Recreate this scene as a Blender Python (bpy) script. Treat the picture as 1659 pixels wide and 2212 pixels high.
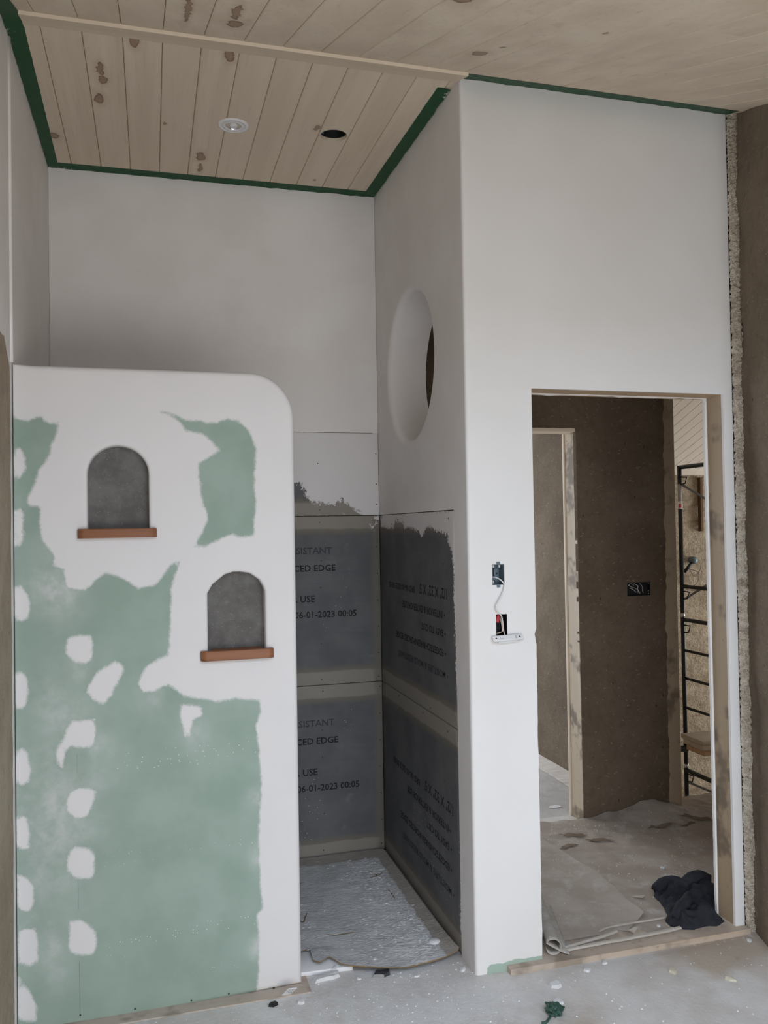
import bpy, bmesh, math, random
import numpy as np
from mathutils import Vector, Matrix, geometry, noise as mnoise

random.seed(7)
rng = np.random.default_rng(7)
sc = bpy.context.scene
COL = sc.collection
for o in list(bpy.data.objects):
    bpy.data.objects.remove(o)

# ------------------------------------------------------------------ camera
PITCH, ROLL, YAW = 0.0185, 0.0165, 0.2717
cam_d = bpy.data.cameras.new('camera')
cam = bpy.data.objects.new('camera', cam_d)
COL.objects.link(cam)
f = Vector((math.sin(YAW) * math.cos(PITCH), math.cos(YAW) * math.cos(PITCH), math.sin(PITCH)))
r0 = Vector((math.cos(YAW), -math.sin(YAW), 0))
u0 = r0.cross(f)
rr = r0 * math.cos(ROLL) - u0 * math.sin(ROLL)
uu = u0 * math.cos(ROLL) + r0 * math.sin(ROLL)
mw = Matrix((rr, uu, -f)).transposed().to_4x4()
mw.translation = Vector((-1.085, -2.7862, 1.5852))
cam.matrix_world = mw
cam_d.sensor_fit = 'HORIZONTAL'
cam_d.sensor_width = 36.0
cam_d.lens = 36.0 * 1805.9 / 1659.0
cam_d.clip_start = 0.05
sc.camera = cam

# ------------------------------------------------------------------ daylight, added lights and exposure
world = bpy.data.worlds.new('overcast_sky')
sc.world = world
world.use_nodes = True
wb = world.node_tree.nodes['Background']
wb.inputs['Color'].default_value = (0.86, 0.93, 1.0, 1)
wb.inputs['Strength'].default_value = 0.15
SKY = 6.0


def daylight(name, loc, rot, sx, sy, k=1.0, col=(1.0, 1.0, 0.98)):
    l = bpy.data.lights.new(name, 'AREA')
    l.shape = 'RECTANGLE'
    l.size, l.size_y = sx, sy
    l.energy = k * SKY * math.pi * sx * sy      # brightness of the sky and ground through the opening; added lights use the same scale
    l.color = col
    o = bpy.data.objects.new(name, l)
    o.location = loc
    o.rotation_euler = rot
    COL.objects.link(o)
    return o


H = math.pi / 2
daylight('window_daylight', (-0.2, -3.84, 0.55), (H, 0, 0), 2.5, 1.0, 0.97)                                  # low window behind the camera
daylight('added_roof_light', (-0.15, -2.93, 2.44), (0, 0, 0), 2.3, 1.65, 1.0, (0.76, 0.93, 1.16))             # added overhead light with a blue tint; no roof window is seen
daylight('side_room_daylight', (-0.1, 4.62, 1.3), (-H, 0, 0), 2.6, 2.3, 0.95, (0.9, 0.95, 1.0))                 # window of the room beyond the hall
daylight('stair_added_light', (7.0, 2.7, 0.7), (0, H, 0), 2.8, 2.7, 0.95)                                          # added light for the tall space, no window seen there
sc.view_settings.view_transform = 'Standard'
sc.view_settings.look = 'None'
sc.view_settings.gamma = 1.0
sc.view_settings.use_curve_mapping = False
sc.view_settings.exposure = 0.0
sc.cycles.max_bounces = 6
sc.cycles.diffuse_bounces = 5
sc.cycles.adaptive_threshold = 0.06

# ------------------------------------------------------------------ material helpers


def S(r, g, b):
    """sRGB 0-255 to linear."""
    out = []
    for c in (r, g, b):
        c /= 255.0
        out.append(c / 12.92 if c <= 0.04045 else ((c + 0.055) / 1.055) ** 2.4)
    return tuple(out) + (1.0,)


class Mat:
    def __init__(self, name):
        self.m = bpy.data.materials.new(name)
        self.m.use_nodes = True
        self.t = self.m.node_tree
        self.b = self.t.nodes['Principled BSDF']
        self._g = None

    def put(self, sock, v):
        if isinstance(v, bpy.types.NodeSocket):
            self.t.links.new(v, sock)
        elif v is not None:
            if hasattr(sock.default_value, '__len__'):
                v = tuple(v)
                n = len(sock.default_value)
                v = (v + (1.0,))[:n] if len(v) < n else v[:n]
            sock.default_value = v

    def node(self, typ, **props):
        n = self.t.nodes.new(typ)
        for k, v in props.items():
            setattr(n, k, v)
        return n

    def pos(self):
        if self._g is None:
            self._g = self.node('ShaderNodeNewGeometry')
        return self._g.outputs['Position']

    def map(self, vec=None, scale=(1, 1, 1), loc=(0, 0, 0), rot=(0, 0, 0)):
        n = self.node('ShaderNodeMapping')
        self.put(n.inputs['Vector'], vec or self.pos())
        self.put(n.inputs['Scale'], scale)
        self.put(n.inputs['Location'], loc)
        self.put(n.inputs['Rotation'], rot)
        return n.outputs[0]

    def noise(self, scale, detail=4, rough=0.55, vec=None, dist=0.0, color=False):
        n = self.node('ShaderNodeTexNoise')
        self.put(n.inputs['Vector'], vec or self.pos())
        self.put(n.inputs['Scale'], scale)
        self.put(n.inputs['Detail'], min(detail, 3.4))
        self.put(n.inputs['Roughness'], rough)
        self.put(n.inputs['Distortion'], dist)
        return n.outputs['Color' if color else 'Fac']

    def vor(self, scale, vec=None, feature='F1', rnd=1.0):
        n = self.node('ShaderNodeTexVoronoi', feature=feature)
        self.put(n.inputs['Vector'], vec or self.pos())
        self.put(n.inputs['Scale'], scale)
        self.put(n.inputs['Randomness'], rnd)
        return n.outputs['Distance']

    def mr(self, v, a, b, c=0.0, d=1.0, smooth=True):
        n = self.node('ShaderNodeMapRange')
        n.interpolation_type = 'SMOOTHSTEP' if smooth else 'LINEAR'
        for i, x in enumerate((v, a, b, c, d)):
            self.put(n.inputs[i], x)
        return n.outputs[0]

    def math(self, op, a, b=None, clamp=False):
        n = self.node('ShaderNodeMath', operation=op)
        n.use_clamp = clamp
        self.put(n.inputs[0], a)
        if b is not None:
            self.put(n.inputs[1], b)
        return n.outputs[0]

    def vmath(self, op, a, b=None):
        n = self.node('ShaderNodeVectorMath', operation=op)
        self.put(n.inputs[0], a)
        if b is not None:
            self.put(n.inputs[1], b)
        return n.outputs['Value' if op in ('LENGTH', 'DISTANCE', 'DOT_PRODUCT') else 'Vector']

    def sep(self, v):
        n = self.node('ShaderNodeSeparateXYZ')
        self.put(n.inputs[0], v)
        return n.outputs

    def mix(self, fac, a, b):
        n = self.node('ShaderNodeMix', data_type='RGBA')
        self.put(n.inputs[0], fac)
        self.put(n.inputs[6], a)
        self.put(n.inputs[7], b)
        return n.outputs[2]

    def attr(self, name):
        n = self.node('ShaderNodeAttribute', attribute_name=name)
        return n.outputs['Fac']

    def rand(self):
        return self.node('ShaderNodeObjectInfo').outputs['Random']

    def bump(self, h, strength=0.3, dist=0.01, normal=None):
        n = self.node('ShaderNodeBump')
        self.put(n.inputs['Strength'], strength)
        self.put(n.inputs['Distance'], dist)
        self.put(n.inputs['Height'], h)
        if normal is not None:
            self.put(n.inputs['Normal'], normal)
        return n.outputs[0]

    def fleck(self, scale, thr, stretch=7.0, rot=(0, 0, 0), seed=0.0):
        v = self.map(self.map(None, rot=rot), (scale, scale, scale / stretch), (seed, seed * 1.7, seed * 0.6))
        d = self.vor(1.0, v)
        return self.mr(d, thr, thr * 0.5)

    def out(self, color, rough=0.8, normal=None, metal=0.0, spec=0.3):
        self.put(self.b.inputs['Base Color'], color)
        self.put(self.b.inputs['Roughness'], rough)
        self.put(self.b.inputs['Metallic'], metal)
        self.put(self.b.inputs['Specular IOR Level'], spec)
        if normal is not None:
            self.put(self.b.inputs['Normal'], normal)
        return self.m


def plain(name, col, rough=0.6, metal=0.0, spec=0.4, var=0.08, scale=40, bump=0.0):
    m = Mat(name)
    n = m.noise(scale, 4)
    lo = tuple(c * (1 - var) for c in col[:3])
    hi = tuple(min(1, c * (1 + var)) for c in col[:3])
    nb = m.bump(n, bump, 0.004) if bump else None
    return m.out(m.mix(n, lo, hi), rough, nb, metal, spec)


# ------------------------------------------------------------------ mesh helpers


def link(name, me, mat=None, parent=None, smooth=False):
    o = bpy.data.objects.new(name, me)
    COL.objects.link(o)
    if mat is not None:
        me.materials.append(mat)
    if smooth:
        me.polygons.foreach_set('use_smooth', [True] * len(me.polygons))
    if parent is not None:
        o.parent = parent
    return o


def pyobj(name, verts, faces, mat=None, parent=None, smooth=False):
    me = bpy.data.meshes.new(name)
    me.from_pydata([tuple(v) for v in verts], [], faces)
    me.update()
    return link(name, me, mat, parent, smooth)


def bmobj(name, bm, mat=None, parent=None, smooth=False):
    bmesh.ops.recalc_face_normals(bm, faces=bm.faces)
    me = bpy.data.meshes.new(name)
    bm.to_mesh(me)
    bm.free()
    return link(name, me, mat, parent, smooth)


def add_box(bm, x0, x1, y0, y1, z0, z1, bevel=0.0, segs=2, mtx=None):
    v = [bm.verts.new(c) for c in ((x0, y0, z0), (x1, y0, z0), (x1, y1, z0), (x0, y1, z0), (x0, y0, z1), (x1, y0, z1), (x1, y1, z1), (x0, y1, z1))]
    fs = [bm.faces.new([v[i] for i in q]) for q in ((3, 2, 1, 0), (4, 5, 6, 7), (0, 1, 5, 4), (1, 2, 6, 5), (2, 3, 7, 6), (3, 0, 4, 7))]
    if mtx is not None:
        bmesh.ops.transform(bm, matrix=mtx, verts=v)
    if bevel:
        es = list({e for q in fs for e in q.edges})
        bmesh.ops.bevel(bm, geom=es, offset=bevel, segments=segs, affect='EDGES', profile=0.5)


def box(name, x0, x1, y0, y1, z0, z1, mat, parent=None, bevel=0.0, segs=2, mtx=None):
    bm = bmesh.new()
    add_box(bm, x0, x1, y0, y1, z0, z1, bevel, segs, mtx)
    return bmobj(name, bm, mat, parent, bevel > 0 and segs > 1)


def add_tube(bm, pts, rad, seg=10, caps=True):
    pts = [Vector(p) for p in pts]
    n = len(pts)
    rads = rad if isinstance(rad, (list, tuple)) else [rad] * n
    t0 = (pts[1] - pts[0]).normalized()
    ref = Vector((0, 0, 1)) if abs(t0.z) < 0.9 else Vector((1, 0, 0))
    a = t0.cross(ref).normalized()
    rings = []
    for i, p in enumerate(pts):
        t = (pts[min(i + 1, n - 1)] - pts[max(i - 1, 0)]).normalized()
        a = (a - t * a.dot(t)).normalized()
        b = t.cross(a)
        rings.append([bm.verts.new(p + (a * math.cos(k * 2 * math.pi / seg) + b * math.sin(k * 2 * math.pi / seg)) * rads[i]) for k in range(seg)])
    for i in range(n - 1):
        for k in range(seg):
            bm.faces.new((rings[i][k], rings[i][(k + 1) % seg], rings[i + 1][(k + 1) % seg], rings[i + 1][k]))
    if caps:
        bm.faces.new(list(reversed(rings[0])))
        bm.faces.new(rings[-1])


def tube(name, pts, rad, mat, parent=None, seg=10):
    bm = bmesh.new()
    add_tube(bm, pts, rad, seg)
    return bmobj(name, bm, mat, parent, True)


def spline(pts, n=24):
    """Catmull-Rom through pts."""
    P = [Vector(p) for p in pts]
    P = [P[0] * 2 - P[1]] + P + [P[-1] * 2 - P[-2]]
    out = []
    for i in range(1, len(P) - 2):
        for k in range(n):
            t = k / n
            out.append(0.5 * ((2 * P[i]) + (P[i + 1] - P[i - 1]) * t + (2 * P[i - 1] - 5 * P[i] + 4 * P[i + 1] - P[i + 2]) * t * t + (3 * P[i] - P[i - 1] - 3 * P[i + 1] + P[i + 2]) * t ** 3))
    out.append(P[-2].copy())
    return out


def add_lathe(bm, prof, centre, axis='Z', seg=32):
    rings = []
    for r, h in prof:
        ring = []
        for k in range(seg):
            a = k * 2 * math.pi / seg
            c, s_ = r * math.cos(a), r * math.sin(a)
            v = {'Z': (c, s_, h), 'Y': (c, h, s_), 'X': (h, c, s_)}[axis]
            ring.append(bm.verts.new(Vector(centre) + Vector(v)))
        rings.append(ring)
    for i in range(len(rings) - 1):
        for k in range(seg):
            bm.faces.new((rings[i][k], rings[i][(k + 1) % seg], rings[i + 1][(k + 1) % seg], rings[i + 1][k]))


def in_poly(x, y, poly):
    inside = np.zeros(x.shape, bool)
    n = len(poly)
    for i in range(n):
        x1, y1 = poly[i]
        x2, y2 = poly[(i + 1) % n]
        c = (y1 > y) != (y2 > y)
        with np.errstate(divide='ignore', invalid='ignore'):
            xi = (x2 - x1) * (y - y1) / (y2 - y1 if y2 != y1 else 1e-12) + x1
        inside ^= c & (x < xi)
    return inside


def sdf(x, y, poly):
    """Positive inside the polygon, metres."""
    d = np.full(x.shape, 1e9)
    n = len(poly)
    for i in range(n):
        x1, y1 = poly[i]
        x2, y2 = poly[(i + 1) % n]
        ex, ey = x2 - x1, y2 - y1
        L = ex * ex + ey * ey + 1e-12
        t = np.clip(((x - x1) * ex + (y - y1) * ey) / L, 0, 1)
        d = np.minimum(d, np.hypot(x - x1 - t * ex, y - y1 - t * ey))
    return np.where(in_poly(x, y, poly), d, -d)


def densify(pts, step):
    out = []
    n = len(pts)
    for i in range(n):
        a, b = pts[i], pts[(i + 1) % n]
        m = max(1, int(math.hypot(b[0] - a[0], b[1] - a[1]) / step))
        for k in range(m):
            out.append(tuple(a[j] + (b[j] - a[j]) * k / m for j in range(len(a))))
    return out


def ragged(a, b, amp, step=0.02):
    """Points from a (included) to b (left out) with a torn edge; a, b = (u, v, radius)."""
    L = math.hypot(b[0] - a[0], b[1] - a[1])
    m = max(2, int(L / step))
    nx, ny = -(b[1] - a[1]) / L, (b[0] - a[0]) / L
    out = []
    for k in range(m):
        j = 0 if k == 0 else amp * (1.3 * mnoise.noise(Vector((k * step * 16, a[0] * 9, 2))) + 0.9 * mnoise.noise(Vector((k * step * 55, a[0] * 9, 7))) + random.uniform(-0.3, 0.3))
        t = k / m
        out.append((a[0] + (b[0] - a[0]) * t + nx * j, a[1] + (b[1] - a[1]) * t + ny * j, a[2]))
    return out


def slab(name, O, U, V, T, outer, holes=(), grid=0.0, mat=None, parent=None, attrs=None, K=4, back=True):
    """A panel whose face is the outline (u, v, edge radius) with holes; the edges are rounded over by their radius, T thick.
    The face looks along U x V. attrs: {name: f(u, v)} written per point."""
    O, U, V = Vector(O), Vector(U), Vector(V)
    N = U.cross(V)

    def area(c):
        return sum(c[i][0] * c[(i + 1) % len(c)][1] - c[(i + 1) % len(c)][0] * c[i][1] for i in range(len(c)))
    cons = []
    for i, c in enumerate([outer] + list(holes)):
        c = [tuple(p) if len(p) == 3 else (p[0], p[1], 0.0) for p in c]
        if (area(c) > 0) != (i == 0):
            c = c[::-1]
        cons.append(c)
    verts, uv, faces = [], [], []

    def add(u, v, d):
        verts.append(O + U * u + V * v - N * d)
        uv.append((u, v))
        return len(verts) - 1
    insets, rings_all = [], []
    for c in cons:
        n = len(c)
        nrm = []
        for i in range(n):
            a, b, d = c[i - 1], c[i], c[(i + 1) % n]
            e1 = Vector((b[0] - a[0], b[1] - a[1])).normalized()
            e2 = Vector((d[0] - b[0], d[1] - b[1])).normalized()
            n1, n2 = Vector((e1.y, -e1.x)), Vector((e2.y, -e2.x))     # away from the material
            m = n1 + n2
            m = m.normalized() if m.length > 1e-6 else n1
            nrm.append(m / max(0.4, m.dot(n1)))
        rounded = max(p[2] for p in c) > 0
        rings = []
        for k in range(K + 1 if rounded else 1):
            th = k / K * math.pi / 2
            ring = []
            for i in range(n):
                r = c[i][2]
                q = r * (1 - math.sin(th)) if rounded else 0
                ring.append((c[i][0] - nrm[i].x * q, c[i][1] - nrm[i].y * q, r * (1 - math.cos(th))))
            rings.append(ring)
        rings.append([(p[0], p[1], T) for p in c])
        insets.append([(p[0], p[1]) for p in rings[0]])
        rings_all.append(rings)
    pts, edges = [], []
    for c in insets:
        s0 = len(pts)
        pts += c
        edges += [(s0 + i, s0 + (i + 1) % len(c)) for i in range(len(c))]
    ncon = len(pts)
    if grid:
        A = np.array(insets[0])
        gx = np.arange(A[:, 0].min() + grid / 2, A[:, 0].max(), grid)
        gy = np.arange(A[:, 1].min() + grid / 2, A[:, 1].max(), grid)
        X, Y = [q.ravel() for q in np.meshgrid(gx, gy)]
        ok = sdf(X, Y, insets[0]) > grid * 0.5
        for hpoly in insets[1:]:
            ok &= sdf(X, Y, hpoly) < -grid * 0.5
        pts += [(float(a), float(b)) for a, b in zip(X[ok], Y[ok])]

    def tri(points, edg, polys):
        vs, _e, fs, ov, _oe, _of = geometry.delaunay_2d_cdt([Vector(q) for q in points], edg, [], 0, 1e-7)
        if not fs:
            return vs, [], ov
        cx = np.array([sum(vs[i].x for i in q) / len(q) for q in fs])
        cy = np.array([sum(vs[i].y for i in q) / len(q) for q in fs])
        keep = in_poly(cx, cy, polys[0])
        for h in polys[1:]:
            keep &= ~in_poly(cx, cy, h)
        return vs, [q for q, k in zip(fs, keep) if k], ov
    vs, fs, ov = tri(pts, edges, insets)
    base = len(verts)
    o2n = {}
    for i, v in enumerate(vs):
        add(v.x, v.y, 0.0)
        for q in ov[i]:
            o2n[q] = base + i
    for q in fs:
        faces.append([base + i for i in q])
    s0 = 0
    lastpts, lastedges, lastidx = [], [], []
    for c, rings in zip(cons, rings_all):
        n = len(c)
        prev = [o2n[s0 + i] for i in range(n)]
        for ring in rings[1:]:
            cur = [add(*p) for p in ring]
            for i in range(n):
                j = (i + 1) % n
                faces.append([prev[j], prev[i], cur[i], cur[j]])
            prev = cur
        b0 = len(lastpts)
        lastpts += [(p[0], p[1]) for p in c]
        lastedges += [(b0 + i, b0 + (i + 1) % n) for i in range(n)]
        lastidx += prev
        s0 += n
    if back:
        vs2, fs2, ov2 = tri(lastpts, lastedges, [[(p[0], p[1]) for p in c] for c in cons])
        mp = {}
        for i, v in enumerate(vs2):
            mp[i] = lastidx[ov2[i][0]] if ov2[i] else add(v.x, v.y, T)
        for q in fs2:
            faces.append([mp[i] for i in reversed(q)])
    o = pyobj(name, verts, faces, mat, parent, False)
    me = o.data
    me.polygons.foreach_set('use_smooth', [True] * len(me.polygons))
    try:
        me.set_sharp_from_angle(angle=math.radians(35))
    except Exception:
        pass
    if attrs:
        a = np.array(uv)
        for k, fn in attrs.items():
            at = me.attributes.new(k, 'FLOAT', 'POINT')
            at.data.foreach_set('value', np.asarray(fn(a[:, 0], a[:, 1]), dtype=np.float32))
    return o


def tag(o, label=None, cat=None, group=None, kind=None):
    if label:
        o['label'] = label
    if cat:
        o['category'] = cat
    if group:
        o['group'] = group
    if kind:
        o['kind'] = kind
    return o


def empty(name, loc=(0, 0, 0), rot=(0, 0, 0)):
    o = bpy.data.objects.new(name, None)
    o.location = loc
    o.rotation_euler = rot
    COL.objects.link(o)
    return o


def struct(o):
    o['kind'] = 'structure'
    return o


def text_mesh(body, width, height, shear=0.0):
    """Vertices and faces of a line of lettering, scaled to width x cap height, starting at 0, 0."""
    cu = bpy.data.curves.new('lettering', 'FONT')
    cu.body = body
    cu.resolution_u = 2
    cu.offset = 0.014
    ob = bpy.data.objects.new('lettering', cu)
    COL.objects.link(ob)
    dg = bpy.context.evaluated_depsgraph_get()
    me = bpy.data.meshes.new_from_object(ob.evaluated_get(dg))
    vs = np.array([v.co[:] for v in me.vertices])
    fs = [list(p.vertices) for p in me.polygons]
    bpy.data.objects.remove(ob)
    bpy.data.curves.remove(cu)
    bpy.data.meshes.remove(me)
    vs[:, 0] -= vs[:, 0].min()
    vs[:, 0] *= width / vs[:, 0].max()
    vs[:, 1] *= height / 0.69
    return vs, fs

# ------------------------------------------------------------------ outlines of plaster, paint and knots (metres on their own surface)
PONY_GREEN = [[(-1.521, 1.981), (-1.5, 1.952), (-1.467, 1.949), (-1.428, 1.965), (-1.406, 1.941), (-1.369, 1.945), (-1.378, 1.912), (-1.398, 1.869), (-1.407, 1.821), (-1.435, 1.791), (-1.446, 1.749), (-1.469, 1.696), (-1.469, 1.675), (-1.433, 1.669), (-1.433, 1.63), (-1.431, 1.57), (-1.409, 1.54), (-1.387, 1.51), (-1.393, 1.48), (-1.362, 1.467), (-1.354, 1.407), (-1.298, 1.396), (-1.275, 1.41), (-1.263, 1.428), (-1.228, 1.451), (-1.188, 1.434), (-1.159, 1.421), (-1.124, 1.393), (-1.076, 1.409), (-1.052, 1.43), (-1.025, 1.469), (-0.997, 1.481), (-1.01, 1.438), (-1.023, 1.389), (-1.026, 1.321), (-1.03, 1.229), (-1.034, 1.167), (-1.067, 1.157), (-1.109, 1.128), (-1.133, 1.081), (-1.121, 1.053), (-1.086, 1.049), (-1.038, 1.072), (-1.008, 1.051), (-0.985, 1.028), (-0.924, 1.015), (-0.875, 1.002), (-0.813, 1.007), (-0.731, 0.998), (-0.729, 0.956), (-0.745, 0.907), (-0.734, 0.793), (-0.729, 0.716), (-0.737, 0.591), (-0.742, 0.466), (-0.737, 0.34), (-0.732, 0.283), (-0.748, 0.266), (-0.749, 0.166), (-0.747, 0.091), (-0.751, 0.004), (-0.694, 0.009), (-0.669, -0.012), (-0.651, -0.05), (-0.998, -0.108), (-1.542, -0.011), (-1.537, 0.62), (-1.533, 1.146)], [(-1.055, 1.988), (-0.998, 1.98), (-0.974, 1.961), (-0.937, 1.959), (-0.906, 1.956), (-0.863, 1.951), (-0.825, 1.971), (-0.794, 1.962), (-0.763, 1.937), (-0.744, 1.908), (-0.732, 1.87), (-0.736, 1.812), (-0.74, 1.748), (-0.735, 1.691), (-0.742, 1.627), (-0.746, 1.563), (-0.793, 1.561), (-0.818, 1.571), (-0.868, 1.55), (-0.911, 1.535), (-0.941, 1.531), (-0.933, 1.558), (-0.914, 1.592), (-0.898, 1.623), (-0.907, 1.661), (-0.919, 1.692), (-0.924, 1.755), (-0.927, 1.811), (-0.908, 1.824), (-0.877, 1.846), (-0.855, 1.859), (-0.882, 1.89), (-0.919, 1.918), (-0.968, 1.927), (-0.983, 1.949), (-1.016, 1.973)]]
PONY_WHITE = [[(-1.509, 1.85), (-1.49, 1.858), (-1.476, 1.833), (-1.475, 1.791), (-1.49, 1.767), (-1.504, 1.761), (-1.511, 1.785)], [(-1.512, 1.661), (-1.491, 1.666), (-1.479, 1.648), (-1.481, 1.595), (-1.484, 1.559), (-1.5, 1.539), (-1.513, 1.548)], [(-1.512, 1.418), (-1.493, 1.418), (-1.471, 1.393), (-1.463, 1.345), (-1.472, 1.31), (-1.499, 1.306), (-1.513, 1.324)], [(-1.35, 1.242), (-1.333, 1.249), (-1.282, 1.244), (-1.276, 1.211), (-1.28, 1.169), (-1.3, 1.158), (-1.334, 1.163), (-1.355, 1.191), (-1.357, 1.221)], [(-1.208, 1.156), (-1.191, 1.152), (-1.179, 1.13), (-1.197, 1.085), (-1.221, 1.045), (-1.244, 1.019), (-1.272, 1.033), (-1.292, 1.065), (-1.283, 1.091), (-1.26, 1.126)], [(-1.514, 1.139), (-1.49, 1.14), (-1.473, 1.118), (-1.474, 1.065), (-1.482, 1.022), (-1.515, 1.027)], [(-1.513, 0.886), (-1.492, 0.896), (-1.475, 0.883), (-1.467, 0.835), (-1.471, 0.788), (-1.498, 0.776), (-1.514, 0.793)], [(-1.512, 0.675), (-1.504, 0.686), (-1.482, 0.672), (-1.469, 0.624), (-1.472, 0.577), (-1.5, 0.572), (-1.511, 0.594)], [(-1.511, 0.494), (-1.478, 0.484), (-1.462, 0.453), (-1.46, 0.406), (-1.474, 0.379), (-1.496, 0.382), (-1.512, 0.407)], [(-1.51, 0.308), (-1.502, 0.324), (-1.458, 0.318), (-1.45, 0.27), (-1.45, 0.217), (-1.481, 0.205), (-1.508, 0.22)], [(-1.512, 0.175), (-1.502, 0.179), (-1.492, 0.142), (-1.473, 0.122), (-1.46, 0.085), (-1.458, 0.029), (-1.509, 0.035), (-1.513, 0.094)], [(-1.338, 0.972), (-1.27, 0.972), (-1.268, 0.931), (-1.274, 0.886), (-1.314, 0.884), (-1.342, 0.892), (-1.364, 0.873), (-1.37, 0.826), (-1.382, 0.824), (-1.392, 0.881), (-1.37, 0.915), (-1.355, 0.95)], [(-1.315, 0.756), (-1.281, 0.751), (-1.268, 0.733), (-1.281, 0.692), (-1.304, 0.659), (-1.333, 0.657), (-1.358, 0.679), (-1.361, 0.709), (-1.346, 0.746)], [(-1.35, 0.554), (-1.339, 0.565), (-1.288, 0.553), (-1.274, 0.518), (-1.278, 0.465), (-1.295, 0.455), (-1.34, 0.467), (-1.359, 0.49), (-1.357, 0.528)], [(-1.355, 0.327), (-1.33, 0.329), (-1.296, 0.31), (-1.274, 0.28), (-1.271, 0.244), (-1.283, 0.213), (-1.331, 0.217), (-1.356, 0.238)], [(-0.997, 1.001), (-0.93, 0.99), (-0.925, 0.959), (-0.955, 0.947), (-0.968, 0.894), (-0.986, 0.894), (-0.995, 0.952)]]
PONY_HAZE = [(-1.382, 1.42, 0.08, 0.8), (-1.334, 1.127, 0.05, 0.5), (-1.374, 1.017, 0.1, 0.5), (-1.415, 0.807, 0.12, 0.4), (-1.264, 0.768, 0.06, 0.4), (-1.405, 0.664, 0.14, 0.7), (-1.423, 0.519, 0.12, 0.5), (-1.409, 0.252, 0.07, 0.6), (-1.382, 0.178, 0.05, 0.5), (-0.749, 0.655, 0.03, 0.6), (-0.748, 0.467, 0.03, 0.6), (-0.752, 0.154, 0.03, 0.7), (-1.092, 1.039, 0.04, 0.6), (-1.257, 0.876, 0.04, 0.6), (-1.476, 0.73, 0.06, 0.4), (-1.485, 0.357, 0.05, 0.5), (-0.956, 0.905, 0.05, 0.4)]
PONY_SCREWS = [(-1.324, 0.018), (-1.154, 0.009), (-0.973, 0.007), (-0.849, 0.009), (-0.696, 0.003)]
SIDE_UP = [(1.172, 1.655), (1.176, 1.587), (1.052, 1.584), (0.945, 1.58), (0.922, 1.615), (0.792, 1.608), (0.784, 1.58), (0.672, 1.585), (0.602, 1.566), (0.575, 1.571), (0.551, 1.553), (0.531, 1.534), (0.5, 1.558), (0.458, 1.581), (0.402, 1.583), (0.326, 1.571), (0.225, 1.556), (0.205, 1.544), (0.207, 1.516), (0.166, 1.502), (0.159, 1.456), (0.153, 1.372), (0.163, 1.291), (0.147, 1.227), (0.156, 1.175), (0.139, 1.121), (0.149, 1.06), (0.141, 0.954), (-0.016, 0.953), (-0.051, 1.643)]
SIDE_LOW = [(0.143, 1.059), (0.132, 1.014), (0.142, 0.971), (0.129, 0.915), (0.123, 0.857), (0.122, 0.817), (0.128, 0.768), (0.126, 0.64), (0.122, 0.566), (0.111, 0.546), (0.128, 0.505), (0.138, 0.403), (0.136, 0.287), (0.15, 0.164), (0.139, 0.064), (0.126, 0.0), (-0.022, 0.017), (-0.078, 1.138)]
BACK_DARK = [(-0.694, 1.823), (-0.408, 1.808), (-0.377, 1.781), (-0.366, 1.738), (-0.336, 1.714), (-0.274, 1.704), (-0.212, 1.707), (-0.186, 1.728), (-0.162, 1.706), (-0.131, 1.675), (-0.087, 1.656), (-0.061, 1.638), (-0.696, 1.646)]
FRONT_GREEN = [(0.036, 0.014), (0.048, 0.028), (0.07, 0.033), (0.1, 0.028), (0.145, 0.036), (0.199, 0.033), (0.26, 0.034), (0.26, -0.043), (0.143, -0.042), (0.041, -0.041)]
KN_S = [(-1.24, 0.262), (-1.237, 0.34), (-1.256, 0.489), (-1.453, 0.861), (-1.122, 0.072), (-0.811, 0.079), (-1.013, 0.637), (-0.858, 0.921), (-0.855, 1.044), (-0.418, 0.523), (-0.329, 1.06)]
KN_M = [(-0.843, -0.494), (-0.832, -0.338), (-0.972, -0.432), (-0.099, -0.422), (-0.366, -0.999), (0.065, -0.881), (-0.077, -0.551)]
BACK_DABS = [[(-0.061, 1.65), (0.006, 1.649), (0.006, 1.637), (-0.01, 1.634), (-0.023, 1.628), (-0.036, 1.634), (-0.055, 1.638)], [(-0.046, 1.594), (-0.03, 1.588), (-0.008, 1.592), (-0.011, 1.581), (-0.024, 1.575), (-0.04, 1.582)]]

# ------------------------------------------------------------------ materials


def white_paint():
    m = Mat('white_wall_paint')
    c = m.mix(m.mr(m.noise(2.2, 3.4, 0.65), 0.35, 0.65), (0.79, 0.755, 0.73), (0.835, 0.81, 0.79))
    return m.out(c, 0.72, None, spec=0.25)


def board_green(m):
    """Green moisture-resistant drywall face paper."""
    n = m.noise(6, 5)
    return m.mix(m.mr(n, 0.3, 0.7), (0.275, 0.355, 0.297), (0.33, 0.41, 0.35))


COMPOUND = (0.73, 0.70, 0.685)


def compound_white(m):
    return m.mix(m.mr(m.noise(5, 5), 0.3, 0.75), COMPOUND, (0.71, 0.685, 0.675))


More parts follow.
